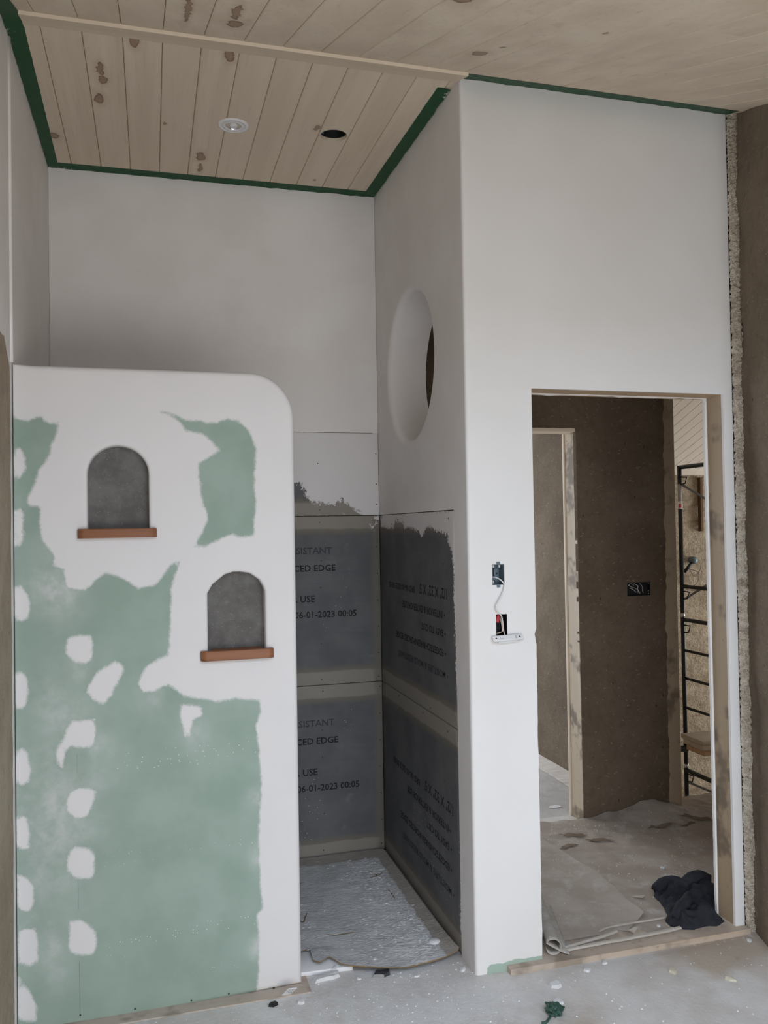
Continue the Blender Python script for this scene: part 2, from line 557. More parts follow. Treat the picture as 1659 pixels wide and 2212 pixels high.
def pony_mat():
    m = Mat('green_board_with_joint_compound')
    sd, hz = m.attr('compound'), m.attr('haze')
    jit = m.math('MULTIPLY', m.math('ADD', m.math('MULTIPLY', m.math('SUBTRACT', m.noise(28, 3, 0.6), 0.5), 1.0), m.math('MULTIPLY', m.math('SUBTRACT', m.noise(130, 5, 0.7), 0.5), 0.65)), 0.018)
    d = m.math('ADD', sd, jit)
    mask = m.mr(d, -0.007, 0.007)
    streak = m.noise(13, 6, 0.7)
    hm = m.math('MULTIPLY', hz, m.mr(streak, 0.3, 0.75, 0.25, 1.0), True)
    mask = m.math('MAXIMUM', mask, m.math('MULTIPLY', hm, 0.85))
    # splashed dots in slanting rows
    xyz = m.sep(m.pos())
    row = m.math('ADD', m.math('MULTIPLY', xyz[0], -0.12), xyz[2])
    band = m.noise(1.0, 2, 0.5, m.map(None, (0.3, 0.3, 9.0), rot=(0, -0.12, 0)))
    dots = m.math('MULTIPLY', m.mr(m.vor(80), 0.17, 0.10), m.mr(band, 0.545, 0.60))
    low = m.mr(xyz[2], 1.05, 0.85)
    right = m.mr(xyz[0], -1.28, -1.2)
    dots = m.math('MULTIPLY', m.math('MULTIPLY', dots, low), right)
    mask = m.math('MAXIMUM', mask, dots)
    c = m.mix(mask, board_green(m), compound_white(m))
    return m.out(c, 0.75, None, spec=0.25)


def front_mat():
    m = Mat('white_paint_over_green_board')
    sd = m.attr('compound')
    d = m.math('ADD', sd, m.math('MULTIPLY', m.math('SUBTRACT', m.noise(45, 5, 0.65), 0.5), 0.016))
    mask = m.mr(d, -0.002, 0.002)
    n1 = m.noise(1.3, 3)
    w = m.mix(m.mr(n1, 0.35, 0.65), (0.765, 0.74, 0.715), (0.80, 0.78, 0.765))
    c = m.mix(mask, (0.37, 0.47, 0.395), w)
    return m.out(c, 0.7, None, spec=0.25)


def cement_mat():
    m = Mat('grey_cement_backer_board')
    sd, ed, side = m.attr('compound'), m.attr('edge'), m.attr('side')
    body = m.mix(m.mr(m.noise(5, 6, 0.6), 0.3, 0.7), (0.112, 0.113, 0.118), (0.15, 0.149, 0.151))
    body = m.mix(m.mr(m.noise(1.0, 4, 0.6, m.map(None, (3, 3, 60))), 0.5, 0.75, 0, 0.35), body, (0.105, 0.113, 0.125))
    tan = (0.28, 0.255, 0.22)
    rust = (0.185, 0.165, 0.135)
    e = m.math('ADD', ed, m.math('MULTIPLY', m.math('SUBTRACT', m.noise(14, 4), 0.5), 0.016))
    c = m.mix(m.mr(e, 0.10, 0.065), body, rust)
    c = m.mix(m.mr(e, 0.068, 0.056), c, tan)
    e2 = m.math('ADD', side, m.math('MULTIPLY', m.math('SUBTRACT', m.noise(10, 2), 0.5), 0.05))
    c = m.mix(m.mr(e2, 0.055, 0.02, 0, 0.75), c, rust)
    # dusty smears and splashes
    c = m.mix(m.mr(m.noise(7, 6, 0.7), 0.62, 0.85, 0, 0.28), c, (0.5, 0.48, 0.46))
    dots = m.math('MULTIPLY', m.mr(m.vor(60), 0.13, 0.08), m.mr(m.noise(2.3, 2), 0.58, 0.66))
    c = m.mix(dots, c, (0.72, 0.71, 0.70))
    grain = m.math('MULTIPLY', m.math('SUBTRACT', m.noise(70, 6, 0.75), 0.5), 0.075)
    mask = m.mr(m.math('ADD', sd, m.math('ADD', grain, m.math('MULTIPLY', m.math('SUBTRACT', m.noise(15, 4), 0.5), 0.03))), -0.004, 0.005)
    c = m.mix(mask, c, compound_white(m))
    return m.out(c, 0.78, None, spec=0.25)


def concrete_mat():
    m = Mat('speckled_grey_cement')
    n = m.noise(16, 6, 0.65)
    c = m.mix(m.mr(n, 0.3, 0.7), (0.115, 0.106, 0.099), (0.165, 0.156, 0.146))
    c = m.mix(m.mr(m.vor(170), 0.16, 0.08, 0, 0.8), c, (0.06, 0.055, 0.05))
    c = m.mix(m.mr(m.vor(120, m.map(None, loc=(3, 5, 1))), 0.12, 0.07, 0, 0.8), c, (0.5, 0.48, 0.45))
    return m.out(c, 0.85, m.bump(m.noise(140, 5), 0.4, 0.004), spec=0.2)


def earth(name, a, b, dark, straw, fl=0.55, bumps=0.3, sc_=1.0):
    m = Mat(name)
    c = m.mix(m.mr(m.noise(2.6 * sc_, 6, 0.6), 0.32, 0.68), a, b)
    c = m.mix(m.mr(m.noise(26, 5, 0.65), 0.45, 0.8, 0, 0.5), c, dark)
    f1 = m.fleck(64, 0.20, 6, (0.5, 0.9, 0.3), 1)
    f2 = m.fleck(58, 0.19, 7, (-0.7, 1.9, 1.1), 4)
    f3 = m.fleck(80, 0.2, 6, (1.3, 0.2, 0.4), 9)
    keep = m.mr(m.noise(30, 2), 0.46, 0.62)
    fl_ = m.math('MULTIPLY', m.math('MULTIPLY', m.math('MAXIMUM', m.math('MAXIMUM', f1, f2), f3), keep), fl)
    c = m.mix(fl_, c, straw)
    pits = m.math('MULTIPLY', m.mr(m.vor(24, m.map(None, (1, 1, 0.5))), 0.13, 0.06), m.mr(m.noise(6, 2, 0.5, m.map(None, loc=(7, 1, 2))), 0.52, 0.6))
    c = m.mix(m.math('MULTIPLY', pits, 0.75), c, tuple(x * 0.35 for x in dark))
    h = m.noise(26, 3.4, 0.75)
    return m.out(c, 0.92, m.bump(h, bumps, 0.012), spec=0.15)


def straw_mat(name='straw_clay', lo=(0.38, 0.315, 0.235), hi=(0.60, 0.52, 0.415)):
    m = Mat(name)
    c = m.mix(m.mr(m.noise(18, 6, 0.75), 0.3, 0.7), lo, hi)
    c = m.mix(m.mr(m.noise(70, 4, 0.8), 0.56, 0.72, 0, 0.6), c, (0.16, 0.115, 0.075))
    fl = m.math('MAXIMUM', m.fleck(90, 0.3, 6, (0.4, 1.2, 0.2), 2), m.fleck(80, 0.28, 7, (1.4, 0.3, 0.8), 6))
    c = m.mix(m.math('MULTIPLY', fl, 0.6), c, (0.66, 0.57, 0.43))
    lay = m.noise(1.0, 4, 0.7, m.map(None, (2.0, 2.0, 16)))
    c = m.mix(m.mr(lay, 0.58, 0.72, 0, 0.5), c, (0.20, 0.15, 0.10))
    h = m.noise(40, 3.4, 0.85)
    return m.out(c, 0.95, m.bump(h, 0.9, 0.03), spec=0.1)


def wood(name, light, mid, dark, knots=(), along='Y', rnd=0.5, grain=1.0, rough=0.6, dirt=0.0):
    m = Mat(name)
    sc_ = {'Y': (26, 1.1, 26), 'X': (1.1, 26, 26), 'Z': (26, 26, 1.1)}[along]
    off = m.node('ShaderNodeCombineXYZ')
    r = m.rand()
    m.put(off.inputs[0], m.math('MULTIPLY', r, 31.0))
    m.put(off.inputs[1], m.math('MULTIPLY', r, 17.0))
    p = m.vmath('ADD', m.pos(), off.outputs[0])
    broad = m.noise(1.0, 4, 0.55, m.map(p, tuple(x * 0.35 for x in sc_)))
    fine = m.noise(1.0, 5, 0.65, m.map(p, tuple(x * 3.2 for x in sc_)))
    c = m.mix(m.mr(broad, 0.3, 0.72), light, mid)
    c = m.mix(m.mr(fine, 0.5, 0.85, 0, 0.45 * grain), c, dark)
    streak = m.noise(1.0, 3, 0.5, m.map(p, tuple(x * 0.8 for x in sc_)))
    c = m.mix(m.mr(streak, 0.63, 0.80, 0, 0.55 * grain), c, dark)
    tone = m.math('ADD', m.math('MULTIPLY', m.math('SUBTRACT', r, 0.5), rnd), 0.5)
    c = m.mix(m.mr(tone, 0.15, 0.85, 0, 0.35), c, mid)
    if dirt:
        dm = m.math('MAXIMUM', m.mr(m.noise(4.5, 6, 0.75), 0.51, 0.64, 0, dirt), m.mr(m.noise(38, 3, 0.6), 0.68, 0.74, 0, dirt))
        c = m.mix(dm, c, (0.13, 0.095, 0.065))
    if knots:
        q = m.vmath('ADD', m.pos(), m.vmath('SCALE', m.vmath('SUBTRACT', m.noise(26, 3, 0.6, color=True), (0.5, 0.5, 0.5))))
        q.node.inputs[1].links[0].from_node.inputs['Scale'].default_value = 0.034
        best = None
        for x, y, sx, sy in knots:
            d = m.vmath('LENGTH', m.vmath('MULTIPLY', m.vmath('SUBTRACT', q, (x, y, 0)), (1 / sx, 1 / sy, 0)))
            best = d if best is None else m.math('MINIMUM', best, d)
        c = m.mix(m.mr(best, 2.4, 1.0, 0, 0.30), c, dark)
        c = m.mix(m.mr(best, 1.08, 0.92, 0, 0.8), c, (0.29, 0.175, 0.11))
        c = m.mix(m.mr(m.math('ABSOLUTE', m.math('SUBTRACT', best, 0.85)), 0.16, 0.04, 0, 0.55), c, (0.13, 0.075, 0.05))
    return m.out(c, rough, None, spec=0.3)


def floor_mat():
    m = Mat('dusty_subfloor')
    c = m.mix(m.mr(m.noise(3.2, 6, 0.6), 0.32, 0.68), (0.54, 0.495, 0.455), (0.67, 0.645, 0.62))
    c = m.mix(m.mr(m.noise(1.7, 5, 0.6, m.map(None, loc=(4, 2, 0))), 0.50, 0.70, 0, 0.8), c, (0.42, 0.33, 0.245))
    # heavy plaster dust in front of the shower, spread by the trowel
    xyz = m.sep(m.pos())
    dx = m.math('MULTIPLY', m.math('ADD', xyz[0], 0.35), 0.9)
    dy = m.math('ADD', xyz[1], 0.25)
    dd = m.math('SQRT', m.math('ADD', m.math('MULTIPLY', dx, dx), m.math('MULTIPLY', dy, dy)))
    n = m.noise(11, 6, 0.7)
    dust = m.mr(m.math('ADD', dd, m.math('MULTIPLY', m.math('SUBTRACT', n, 0.5), 0.9)), 0.62, 0.05)
    c = m.mix(m.math('MULTIPLY', dust, 0.75), c, (0.76, 0.755, 0.755))
    spots = m.math('MULTIPLY', m.mr(m.vor(30, m.vmath('ADD', m.pos(), m.vmath('MULTIPLY', m.noise(20, 4, 0.7, color=True), (0.05, 0.05, 0.05)))), 0.22, 0.10), m.mr(m.noise(3.5, 3, 0.6, m.map(None, loc=(1, 9, 0))), 0.54, 0.70, 0, 0.8))
    c = m.mix(spots, c, (0.74, 0.73, 0.72))
    dk = m.mr(m.noise(5.5, 4, 0.6, m.map(None, loc=(8, 3, 0))), 0.68, 0.78, 0, 0.5)
    c = m.mix(dk, c, (0.20, 0.18, 0.165))
    h = m.noise(50, 3.4, 0.8)
    return m.out(c, 0.88, m.bump(h, 0.35, 0.008), spec=0.2)


def paper_mat(name, a, b, dust, dustcol=(0.62, 0.61, 0.60), bumps=0.35):
    m = Mat(name)
    c = m.mix(m.mr(m.noise(4.2, 6, 0.62), 0.3, 0.7), a, b)
    c = m.mix(m.mr(m.noise(13, 6, 0.7, m.map(None, loc=(5, 5, 0))), 0.55 - dust * 0.2, 0.78, 0, 0.25 + dust * 0.6), c, dustcol)
    c = m.mix(m.mr(m.noise(3, 4, 0.6, m.map(None, loc=(2, 8, 0))), 0.6, 0.8, 0, 0.5), c, tuple(x * 0.55 for x in a))
    spots = m.math('MULTIPLY', m.mr(m.vor(60), 0.2, 0.1), m.mr(m.noise(5, 3), 0.52, 0.64))
    c = m.mix(spots, c, (0.74, 0.73, 0.72))
    h = m.noise(28, 3.4, 0.75)
    return m.out(c, 0.85, m.bump(h, bumps, 0.008), spec=0.2)


def tape_mat():
    m = Mat('green_masking_tape')
    c = m.mix(m.noise(30, 3), (0.010, 0.062, 0.022), (0.016, 0.085, 0.032))
    sm = m.attr('smear')
    k = m.math('MULTIPLY', m.mr(m.math('ADD', sm, m.math('MULTIPLY', m.math('SUBTRACT', m.noise(60, 5, 0.7), 0.5), 1.5)), 0.75, 1.0), 1.0)
    c = m.mix(k, c, (0.62, 0.62, 0.60))
    return m.out(c, 0.55, m.bump(m.noise(80, 4), 0.2, 0.003), spec=0.35)


M_PAINT = white_paint()
M_PONY = pony_mat()
M_FRONT = front_mat()
M_CEMENT = cement_mat()
M_CONC = concrete_mat()
M_EARTH = earth('brown_earth_plaster', (0.115, 0.083, 0.056), (0.155, 0.115, 0.080), (0.075, 0.053, 0.036), (0.42, 0.34, 0.24), 0.4)
M_EARTH2 = earth('dry_pale_earth_plaster', (0.37, 0.295, 0.22), (0.47, 0.39, 0.305), (0.27, 0.21, 0.155), (0.66, 0.57, 0.45), 0.6)
M_EARTH3 = earth('grey_brown_earth_plaster', (0.165, 0.13, 0.094), (0.22, 0.175, 0.13), (0.105, 0.082, 0.058), (0.45, 0.38, 0.28), 0.5, 0.5)
M_EARTH4 = earth('mottled_dry_earth_plaster', (0.115, 0.088, 0.063), (0.165, 0.130, 0.096), (0.085, 0.064, 0.046), (0.36, 0.30, 0.24), 0.7)
M_STRAW = straw_mat()
M_STRAWEDGE = straw_mat('crumbly_straw_edge', (0.46, 0.39, 0.31), (0.70, 0.63, 0.53))
kS = [(-0.016, 0, 0.013, 0.055)]
KNOTS = [(KN_S[0][0], KN_S[0][1], 0.012, 0.045), (KN_S[1][0], KN_S[1][1], 0.014, 0.03), (KN_S[2][0], KN_S[2][1], 0.017, 0.042),
         (KN_S[3][0], KN_S[3][1], 0.02, 0.03), (KN_S[4][0], KN_S[4][1] - 0.02, 0.014, 0.04), (KN_S[5][0], KN_S[5][1] - 0.02, 0.015, 0.045),
         (KN_S[6][0], KN_S[6][1], 0.007, 0.012), (KN_S[7][0], KN_S[7][1], 0.02, 0.045), (KN_S[8][0], KN_S[8][1], 0.01, 0.05),
         (KN_S[9][0], KN_S[9][1], 0.012, 0.02), (KN_S[10][0], KN_S[10][1], 0.006, 0.01),
         (KN_M[0][0], KN_M[0][1], 0.012, 0.09), (KN_M[1][0], KN_M[1][1], 0.022, 0.05), (KN_M[2][0], KN_M[2][1], 0.009, 0.16),
         (KN_M[3][0], KN_M[3][1], 0.022, 0.035), (KN_M[4][0], KN_M[4][1], 0.03, 0.06), (KN_M[5][0], KN_M[5][1], 0.006, 0.012), (KN_M[6][0], KN_M[6][1], 0.006, 0.012)]
M_PLANK = wood('pale_poplar_ceiling_wood', (0.74, 0.635, 0.50), (0.64, 0.535, 0.41), (0.42, 0.32, 0.225), KNOTS, 'Y', 0.9, 0.8)
M_PLANK2 = wood('whitewashed_ceiling_wood', (0.80, 0.76, 0.70), (0.74, 0.695, 0.63), (0.42, 0.34, 0.26), (), 'Y', 0.9, 0.8)
M_TRIM = wood('pale_trim_wood', (0.74, 0.62, 0.48), (0.67, 0.56, 0.43), (0.55, 0.45, 0.335), (), 'X', 0.3, 0.5)
M_STUDZ = wood('spruce_stud_wood', (0.44, 0.335, 0.225), (0.37, 0.275, 0.18), (0.25, 0.165, 0.10), (), 'Z', 0.4, 0.8, dirt=0.75)
M_STUDX = wood('spruce_header_wood', (0.50, 0.35, 0.22), (0.42, 0.29, 0.175), (0.28, 0.18, 0.105), (), 'X', 0.4, 0.9)
M_PLATE = wood('dirty_base_plate_wood', (0.52, 0.37, 0.24), (0.50, 0.43, 0.37), (0.62, 0.60, 0.58), (), 'X', 0.3, 1.6, 0.8, dirt=0.45)
M_CEDAR = wood('cedar_sill_wood', (0.30, 0.125, 0.058), (0.23, 0.09, 0.04), (0.10, 0.037, 0.018), (), 'X', 0.5, 1.7, 0.5)
M_GREYWOOD = wood('weathered_plank_wood', (0.50, 0.45, 0.38), (0.42, 0.375, 0.315), (0.24, 0.20, 0.16), (), 'X', 0.5, 1.0)
M_DARKWOOD = wood('dark_stained_wood', (0.14, 0.075, 0.035), (0.10, 0.055, 0.028), (0.05, 0.03, 0.02), (), 'Z', 0.3, 1.0)
M_FLOOR = floor_mat()
M_PAPER = paper_mat('brown_builders_paper', (0.33, 0.27, 0.22), (0.43, 0.37, 0.315), 0.25)
M_PAPERB = paper_mat('lighter_brown_builders_paper', (0.38, 0.32, 0.265), (0.47, 0.41, 0.355), 0.3)
M_PAPERD = paper_mat('torn_dark_brown_paper', (0.16, 0.115, 0.08), (0.23, 0.175, 0.13), 0.1)
M_PAPER2 = paper_mat('pale_torn_paper', (0.46, 0.41, 0.35), (0.53, 0.48, 0.42), 0.2)


def card_mat():
    m = Mat('plaster_splashed_cardboard')
    xyz = m.sep(m.pos())
    c = m.mix(m.mr(m.noise(5, 6, 0.65), 0.3, 0.7), (0.50, 0.495, 0.485), (0.64, 0.64, 0.64))
    lump = m.noise(1.0, 4, 0.7, m.map(None, (26, 60, 30), rot=(0, 0, 0.5)), 1.6)
    zone = m.mr(m.math('ADD', m.math('ABSOLUTE', m.math('ADD', xyz[0], 0.17)), m.math('MULTIPLY', m.math('SUBTRACT', m.noise(6, 4), 0.5), 0.30)), 0.17, 0.02)
    k = m.math('MULTIPLY', m.mr(lump, 0.40, 0.62), m.mr(zone, 0, 1, 0.30, 1.0))
    c = m.mix(k, c, (0.82, 0.82, 0.825))
    bare = m.mr(m.math('ADD', xyz[0], m.math('MULTIPLY', m.math('SUBTRACT', m.noise(22, 5, 0.7), 0.5), 0.05)), -0.074, -0.066)
    back = m.mr(m.math('ADD', xyz[1], m.math('MULTIPLY', m.math('SUBTRACT', m.noise(18, 5, 0.7), 0.5), 0.08)), 1.06, 1.08)
    bare = m.math('MAXIMUM', bare, back)
    c = m.mix(bare, c, (0.43, 0.39, 0.345))
    scr_ = m.mr(m.noise(1.0, 3, 0.6, m.map(None, (9, 70, 9), rot=(0, 0, -0.35)), 0.8), 0.62, 0.70, 0, 0.35)
    c = m.mix(scr_, c, (0.26, 0.25, 0.235))
    h = lump
    return m.out(c, 0.8, m.bump(h, 0.7, 0.012), spec=0.25)


M_CARD = card_mat()
M_CARDEDGE = plain('torn_brown_card_edge', (0.24, 0.16, 0.08), 0.9, var=0.4, scale=90, bump=0.5)
M_SLAB = paper_mat('pale_concrete_floor', (0.42, 0.40, 0.385), (0.52, 0.505, 0.49), 0.35)
M_TAPE = tape_mat()
M_WHITEPL = plain('white_plastic', (0.80, 0.79, 0.79), 0.4, spec=0.5, var=0.02)
M_LENS = plain('frosted_lamp_lens', (0.72, 0.71, 0.72), 0.12, spec=0.7, var=0.03)
M_REFL = plain('chrome_reflector', (0.75, 0.75, 0.76), 0.18, metal=0.9, var=0.03)
M_BLACK = plain('black_plastic', (0.012, 0.012, 0.014), 0.5, var=0.2)
M_BLACKP = plain('black_painted_steel', (0.010, 0.012, 0.018), 0.4, var=0.3, scale=15)
M_GALV = plain('galvanised_steel', (0.13, 0.175, 0.20), 0.45, metal=0.3, var=0.5, scale=60)
M_SILVER = plain('bright_zinc', (0.62, 0.64, 0.66), 0.3, metal=0.8, var=0.15)
M_GREYST = plain('grey_steel_tube', (0.24, 0.25, 0.26), 0.45, metal=0.5, var=0.2)
M_RED = plain('red_plastic', (0.42, 0.03, 0.035), 0.45, var=0.1)
M_CABLE = plain('white_cable_sheath', (0.72, 0.70, 0.68), 0.5, var=0.05)
M_TANW = plain('cream_wire', (0.50, 0.40, 0.31), 0.5, var=0.1)
M_CHIP = plain('white_plaster_chip', (0.70, 0.695, 0.69), 0.9, var=0.12, scale=60, bump=0.4)
M_CREAM = plain('cream_plaster_chip', (0.60, 0.55, 0.43), 0.9, var=0.12, scale=60, bump=0.4)
M_INK = plain('black_print_ink', (0.010, 0.010, 0.012), 0.8, var=0.4, scale=150)
M_FAINT = plain('worn_print_ink', (0.045, 0.047, 0.052), 0.8, var=0.5, scale=220)
M_SCREW = plain('dark_screw', (0.03, 0.03, 0.03), 0.5, var=0.2)
M_GREYMARK = plain('pale_grey_print', (0.45, 0.45, 0.46), 0.6)
M_DARK = plain('dark_cavity', (0.02, 0.018, 0.016), 0.95)
M_GROUND = plain('bare_ground', (0.30, 0.26, 0.21), 0.95, var=0.3, scale=3)


def cloth_mat():
    m = Mat('charcoal_fabric')
    c = m.mix(m.noise(30, 4), (0.014, 0.015, 0.019), (0.042, 0.044, 0.053))
    return m.out(c, 0.95, m.bump(m.noise(300, 3), 0.3, 0.003), spec=0.15)


M_CLOTH = cloth_mat()

# ------------------------------------------------------------------ the shell that the camera does not see
XL, YS = -1.514, 1.194
CS0, CSK = 3.20, 0.025          # shower ceiling height at Y = 0 and its rise
CM0, CMK = 3.20, 0.39           # main room ceiling

ground = struct(pyobj('ground', [(-30, -30, -1.55), (30, -30, -1.55), (30, 30, -1.55), (-30, 30, -1.55)], [(0, 1, 2, 3)], M_GROUND))
wl = struct(box('wall_left', XL - 0.15, XL, -0.75, 1.36, -0.3, 3.6, M_PAINT))
struct(box('wall_left_return', -3.15, XL - 0.15, -0.75, -0.6, -0.3, 3.3, M_PAINT))
struct(box('wall_far_left', -3.15, -3.0, -4.0, -0.75, -0.3, 3.3, M_PAINT))
ww = struct(empty('wall_window'))
for a in ((-3.15, -1.45, -0.3, 2.6), (1.05, 1.5, -0.3, 2.6), (-1.45, 1.05, -0.3, 0.05), (-1.45, 1.05, 1.05, 2.6)):
    box('wall_piece', a[0], a[1], -4.0, -3.85, a[2], a[3], M_PAINT, ww)
struct(box('bounce_slab', -8, 8, -16, -4.0, -0.4, -0.3, M_SLAB))  # unseen slab outside the window, added to bounce light up to the ceiling
fl = struct(box('floor', -3.15, 1.5, -4.0, 1.3, -0.3, 0.0, M_FLOOR))

# roof boards over everything
ZF = CM0 - 0.78 + 0.03
cm = struct(pyobj('ceiling', [(-3.15, 0.0, CM0 + 0.03), (1.5, 0.0, CM0 + 0.03), (1.5, -2.0, ZF), (-3.15, -2.0, ZF)], [(0, 1, 2, 3)], M_DARK))
# unseen roof opening added behind the camera for overhead light: frame only
cg = struct(empty('ceiling_added_opening'))
for x0, x1, y0, y1 in ((-3.15, 1.5, -2.1, -2.0), (-3.15, 1.5, -4.0, -3.76), (-3.15, -1.3, -3.76, -2.1), (1.0, 1.5, -3.76, -2.1)):
    box('ceiling_piece', x0, x1, y0, y1, ZF, ZF + 0.06, M_PAINT, cg)


def plank(parent, x0, x1, y0, y1, z0, k, mat, th=0.014, ch=0.0028):
    w = 0.0007
    sec = [(x0 + w, ch), (x0 + w + ch, 0), (x1 - w - ch, 0), (x1 - w, ch), (x1 - w, th), (x0 + w, th)]
    v = [(x, y, z0 + k * y + h) for y in (y0, y1) for x, h in sec]
    n = 6
    fs = [tuple(range(n)), tuple(range(2 * n - 1, n - 1, -1))] + [((i + 1) % n, i, n + i, n + (i + 1) % n) for i in range(n)]
    return pyobj('plank', v, fs, mat, parent)


EDGES = [XL] + [-1.411 + 0.1263 * i for i in range(22)]
for i in range(len(EDGES) - 1):
    x0, x1 = EDGES[i], min(EDGES[i + 1], 1.30)
    if x1 - x0 < 0.02:
        continue
    cuts = [-2.0, 0.0]
    if i in (14, 16, 17, 19):
        cuts = [-2.0, {14: -1.05, 16: -0.98, 17: -0.42, 19: -0.62}[i], 0.0]
    for a, b in zip(cuts[:-1], cuts[1:]):
        plank(cm, x0, x1, a + 0.0005, b, CM0, CMK, M_PLANK)
for i in range(13):
    plank(cm, XL - 0.1263 * (i + 1), XL - 0.1263 * i, -2.0, -0.6 if i else 0.0, CM0, CMK, M_PLANK)
cs = struct(pyobj('ceiling_shower', [(-1.66, -0.02, CS0 + 0.05), (0.2, -0.02, CS0 + 0.05), (0.2, 1.36, CS0 + 0.09), (-1.66, 1.36, CS0 + 0.09)], [(0, 1, 2, 3)], M_DARK))
HOLE = (-0.338, 0.578, 0.0555)
for i in range(len(EDGES) - 1):
    x0, x1 = EDGES[i], min(EDGES[i + 1], 0.03)
    if x0 > 0.0:
        break
    p = plank(cs, x0, x1, 0.0, YS + 0.012, CS0, CSK, M_PLANK)
    if x0 < HOLE[0] < x1:
        bm = bmesh.new()
        bmesh.ops.create_cone(bm, segments=40, radius1=HOLE[2], radius2=HOLE[2], depth=0.3, cap_ends=True, matrix=Matrix.Translation((HOLE[0], HOLE[1], CS0 + 0.02)))
        cut = bmobj('cutter', bm)
        md = p.modifiers.new('hole', 'BOOLEAN')
        md.object = cut
        md.operation = 'DIFFERENCE'
        md.solver = 'EXACT'
        dg = bpy.context.evaluated_depsgraph_get()
        me = bpy.data.meshes.new_from_object(p.evaluated_get(dg))
        p.modifiers.clear()
        p.data = me
        bpy.data.objects.remove(cut)
# ceiling seam trim
def prism(name, prof, x0, x1, mat, parent=None):
    n = len(prof)
    v = [(x, y, z) for x in (x0, x1) for y, z in prof]
    fs = [tuple(range(n)), tuple(range(2 * n - 1, n - 1, -1))] + [((i + 1) % n, i, n + i, n + (i + 1) % n) for i in range(n)]
    o = pyobj(name, v, fs, mat, parent)
    bm = bmesh.new(); bm.from_mesh(o.data); bmesh.ops.recalc_face_normals(bm, faces=bm.faces); bm.to_mesh(o.data); bm.free()
    return o


struct(prism('trim_1', [(-0.098, CM0 - 0.038), (-0.094, CM0 - 0.048), (-0.02, CS0 - 0.0225), (0.018, CS0 - 0.012), (0.024, CS0 - 0.007), (0.024, CS0 + 0.004), (-0.098, CM0 - 0.03)], XL + 0.058, -0.004, M_TRIM))

# ------------------------------------------------------------------ wall with the doorway
DX0, DX1, DZ = 0.257, 1.076, 2.085
R = 0.013
door = [(DX0, -0.02, 0.0)] + ragged((DX0, 0.0, 0.0), (DX0, 1.18, 0.0), 0.0016, 0.03) + [(DX0 - 0.006, 1.19, 0.0), (DX0 + 0.001, 1.21, 0.0)] + [(DX0, DZ, 0.0)] + [(0.6, DZ, 0.0), (DX1, DZ, 0.0)] + [(DX1, -0.02, 0.0)]
outer = [(0.0, -0.02, R), (0.0, 0.02, R)] + [(0.0, z, R) for z in np.arange(0.2, 3.3, 0.2)] + [(0.0, 3.3, R), (0.3, 3.3, 0.0), (1.118, 3.3, 0.0), (1.118, -0.02, 0.0)] + [p for p in reversed(door)]
BOX1 = [(0.090, 1.372), (0.137, 1.372), (0.137, 1.446), (0.090, 1.446)]
BOX2 = [(0.101, 1.190), (0.1445, 1.190), (0.1445, 1.267), (0.101, 1.267)]
wf = struct(slab('wall_front', (0, 0, 0), (1, 0, 0), (0, 0, 1), 0.0128, densify(outer, 0.03), [[(a, b, 0.0) for a, b in densify(c, 0.03)] for c in (BOX1, BOX2)], 0.026, M_FRONT,
                 attrs={'compound': lambda u, v: -sdf(u, v, FRONT_GREEN)}, K=5))
box('stud', DX1 + 0.001, DX1 + 0.06, 0.013, 0.103, -0.01, DZ + 0.03, M_STUDZ, wf, 0.003, 1)
box('stud', DX0 - 0.05, DX0 - 0.001, 0.013, 0.103, -0.01, DZ + 0.03, M_STUDZ, wf, 0.003, 1)
box('header', DX0 - 0.05, DX1 + 0.06, 0.013, 0.155, DZ + 0.0005, DZ + 0.2, M_STUDX, wf, 0.003, 1)
# torn drywall on the far side of the frame
far = [(0.185, -0.02, 0), (DX0 - 0.01, -0.02, 0), (DX0 - 0.01, DZ - 0.004, 0)] + ragged((DX0, DZ - 0.004, 0), (DX1 - 0.02, DZ - 0.002, 0), 0.004, 0.03) + ragged((DX1 - 0.007, DZ - 0.004, 0), (DX1 - 0.006, -0.02, 0), 0.0016, 0.012) + [(DX1 - 0.006, -0.02, 0), (2.62, -0.02, 0), (2.62, 3.3, 0), (0.185, 3.3, 0)]
slab('drywall_sheet', (0, 0.104, 0), (1, 0, 0), (0, 0, 1), 0.013, far, (), 0, M_PAINT, wf)
# inner stretch beyond the jamb, out of the opening
box('backing', 1.14, 2.62, 0.014, 0.103, -0.02, 3.3, M_DARK, wf)

# ------------------------------------------------------------------ wall between shower and hall, with the round opening
CY, CZ, CR = 0.672, 2.284, 0.318
circ = [(-(CY + CR * math.cos(a)), CZ + CR * math.sin(a), 0.03) for a in np.linspace(0, 2 * math.pi, 96, endpoint=False)]
side_outer = [(-0.14, 1.6475), (-YS, 1.6475), (-YS, 3.3), (-0.14, 3.3)]
wsd = struct(slab('wall_side', (0, 0, 0), (0, -1, 0), (0, 0, 1), 0.185, side_outer, [circ], 0.08, M_PAINT, K=6))
slab('drywall_sheet', (0, 0, 0), (0, -1, 0), (0, 0, 1), 0.013, [(-0.0125, -0.02, 0), (-0.1402, -0.02, 0), (-0.1402, 3.3, 0), (-0.0125, 3.3, 0)], (), 0, M_PAINT, wsd)
box('backing', 0.0135, 0.185, 0.141, YS + 0.01, -0.02, 1.6465, M_DARK, wsd)


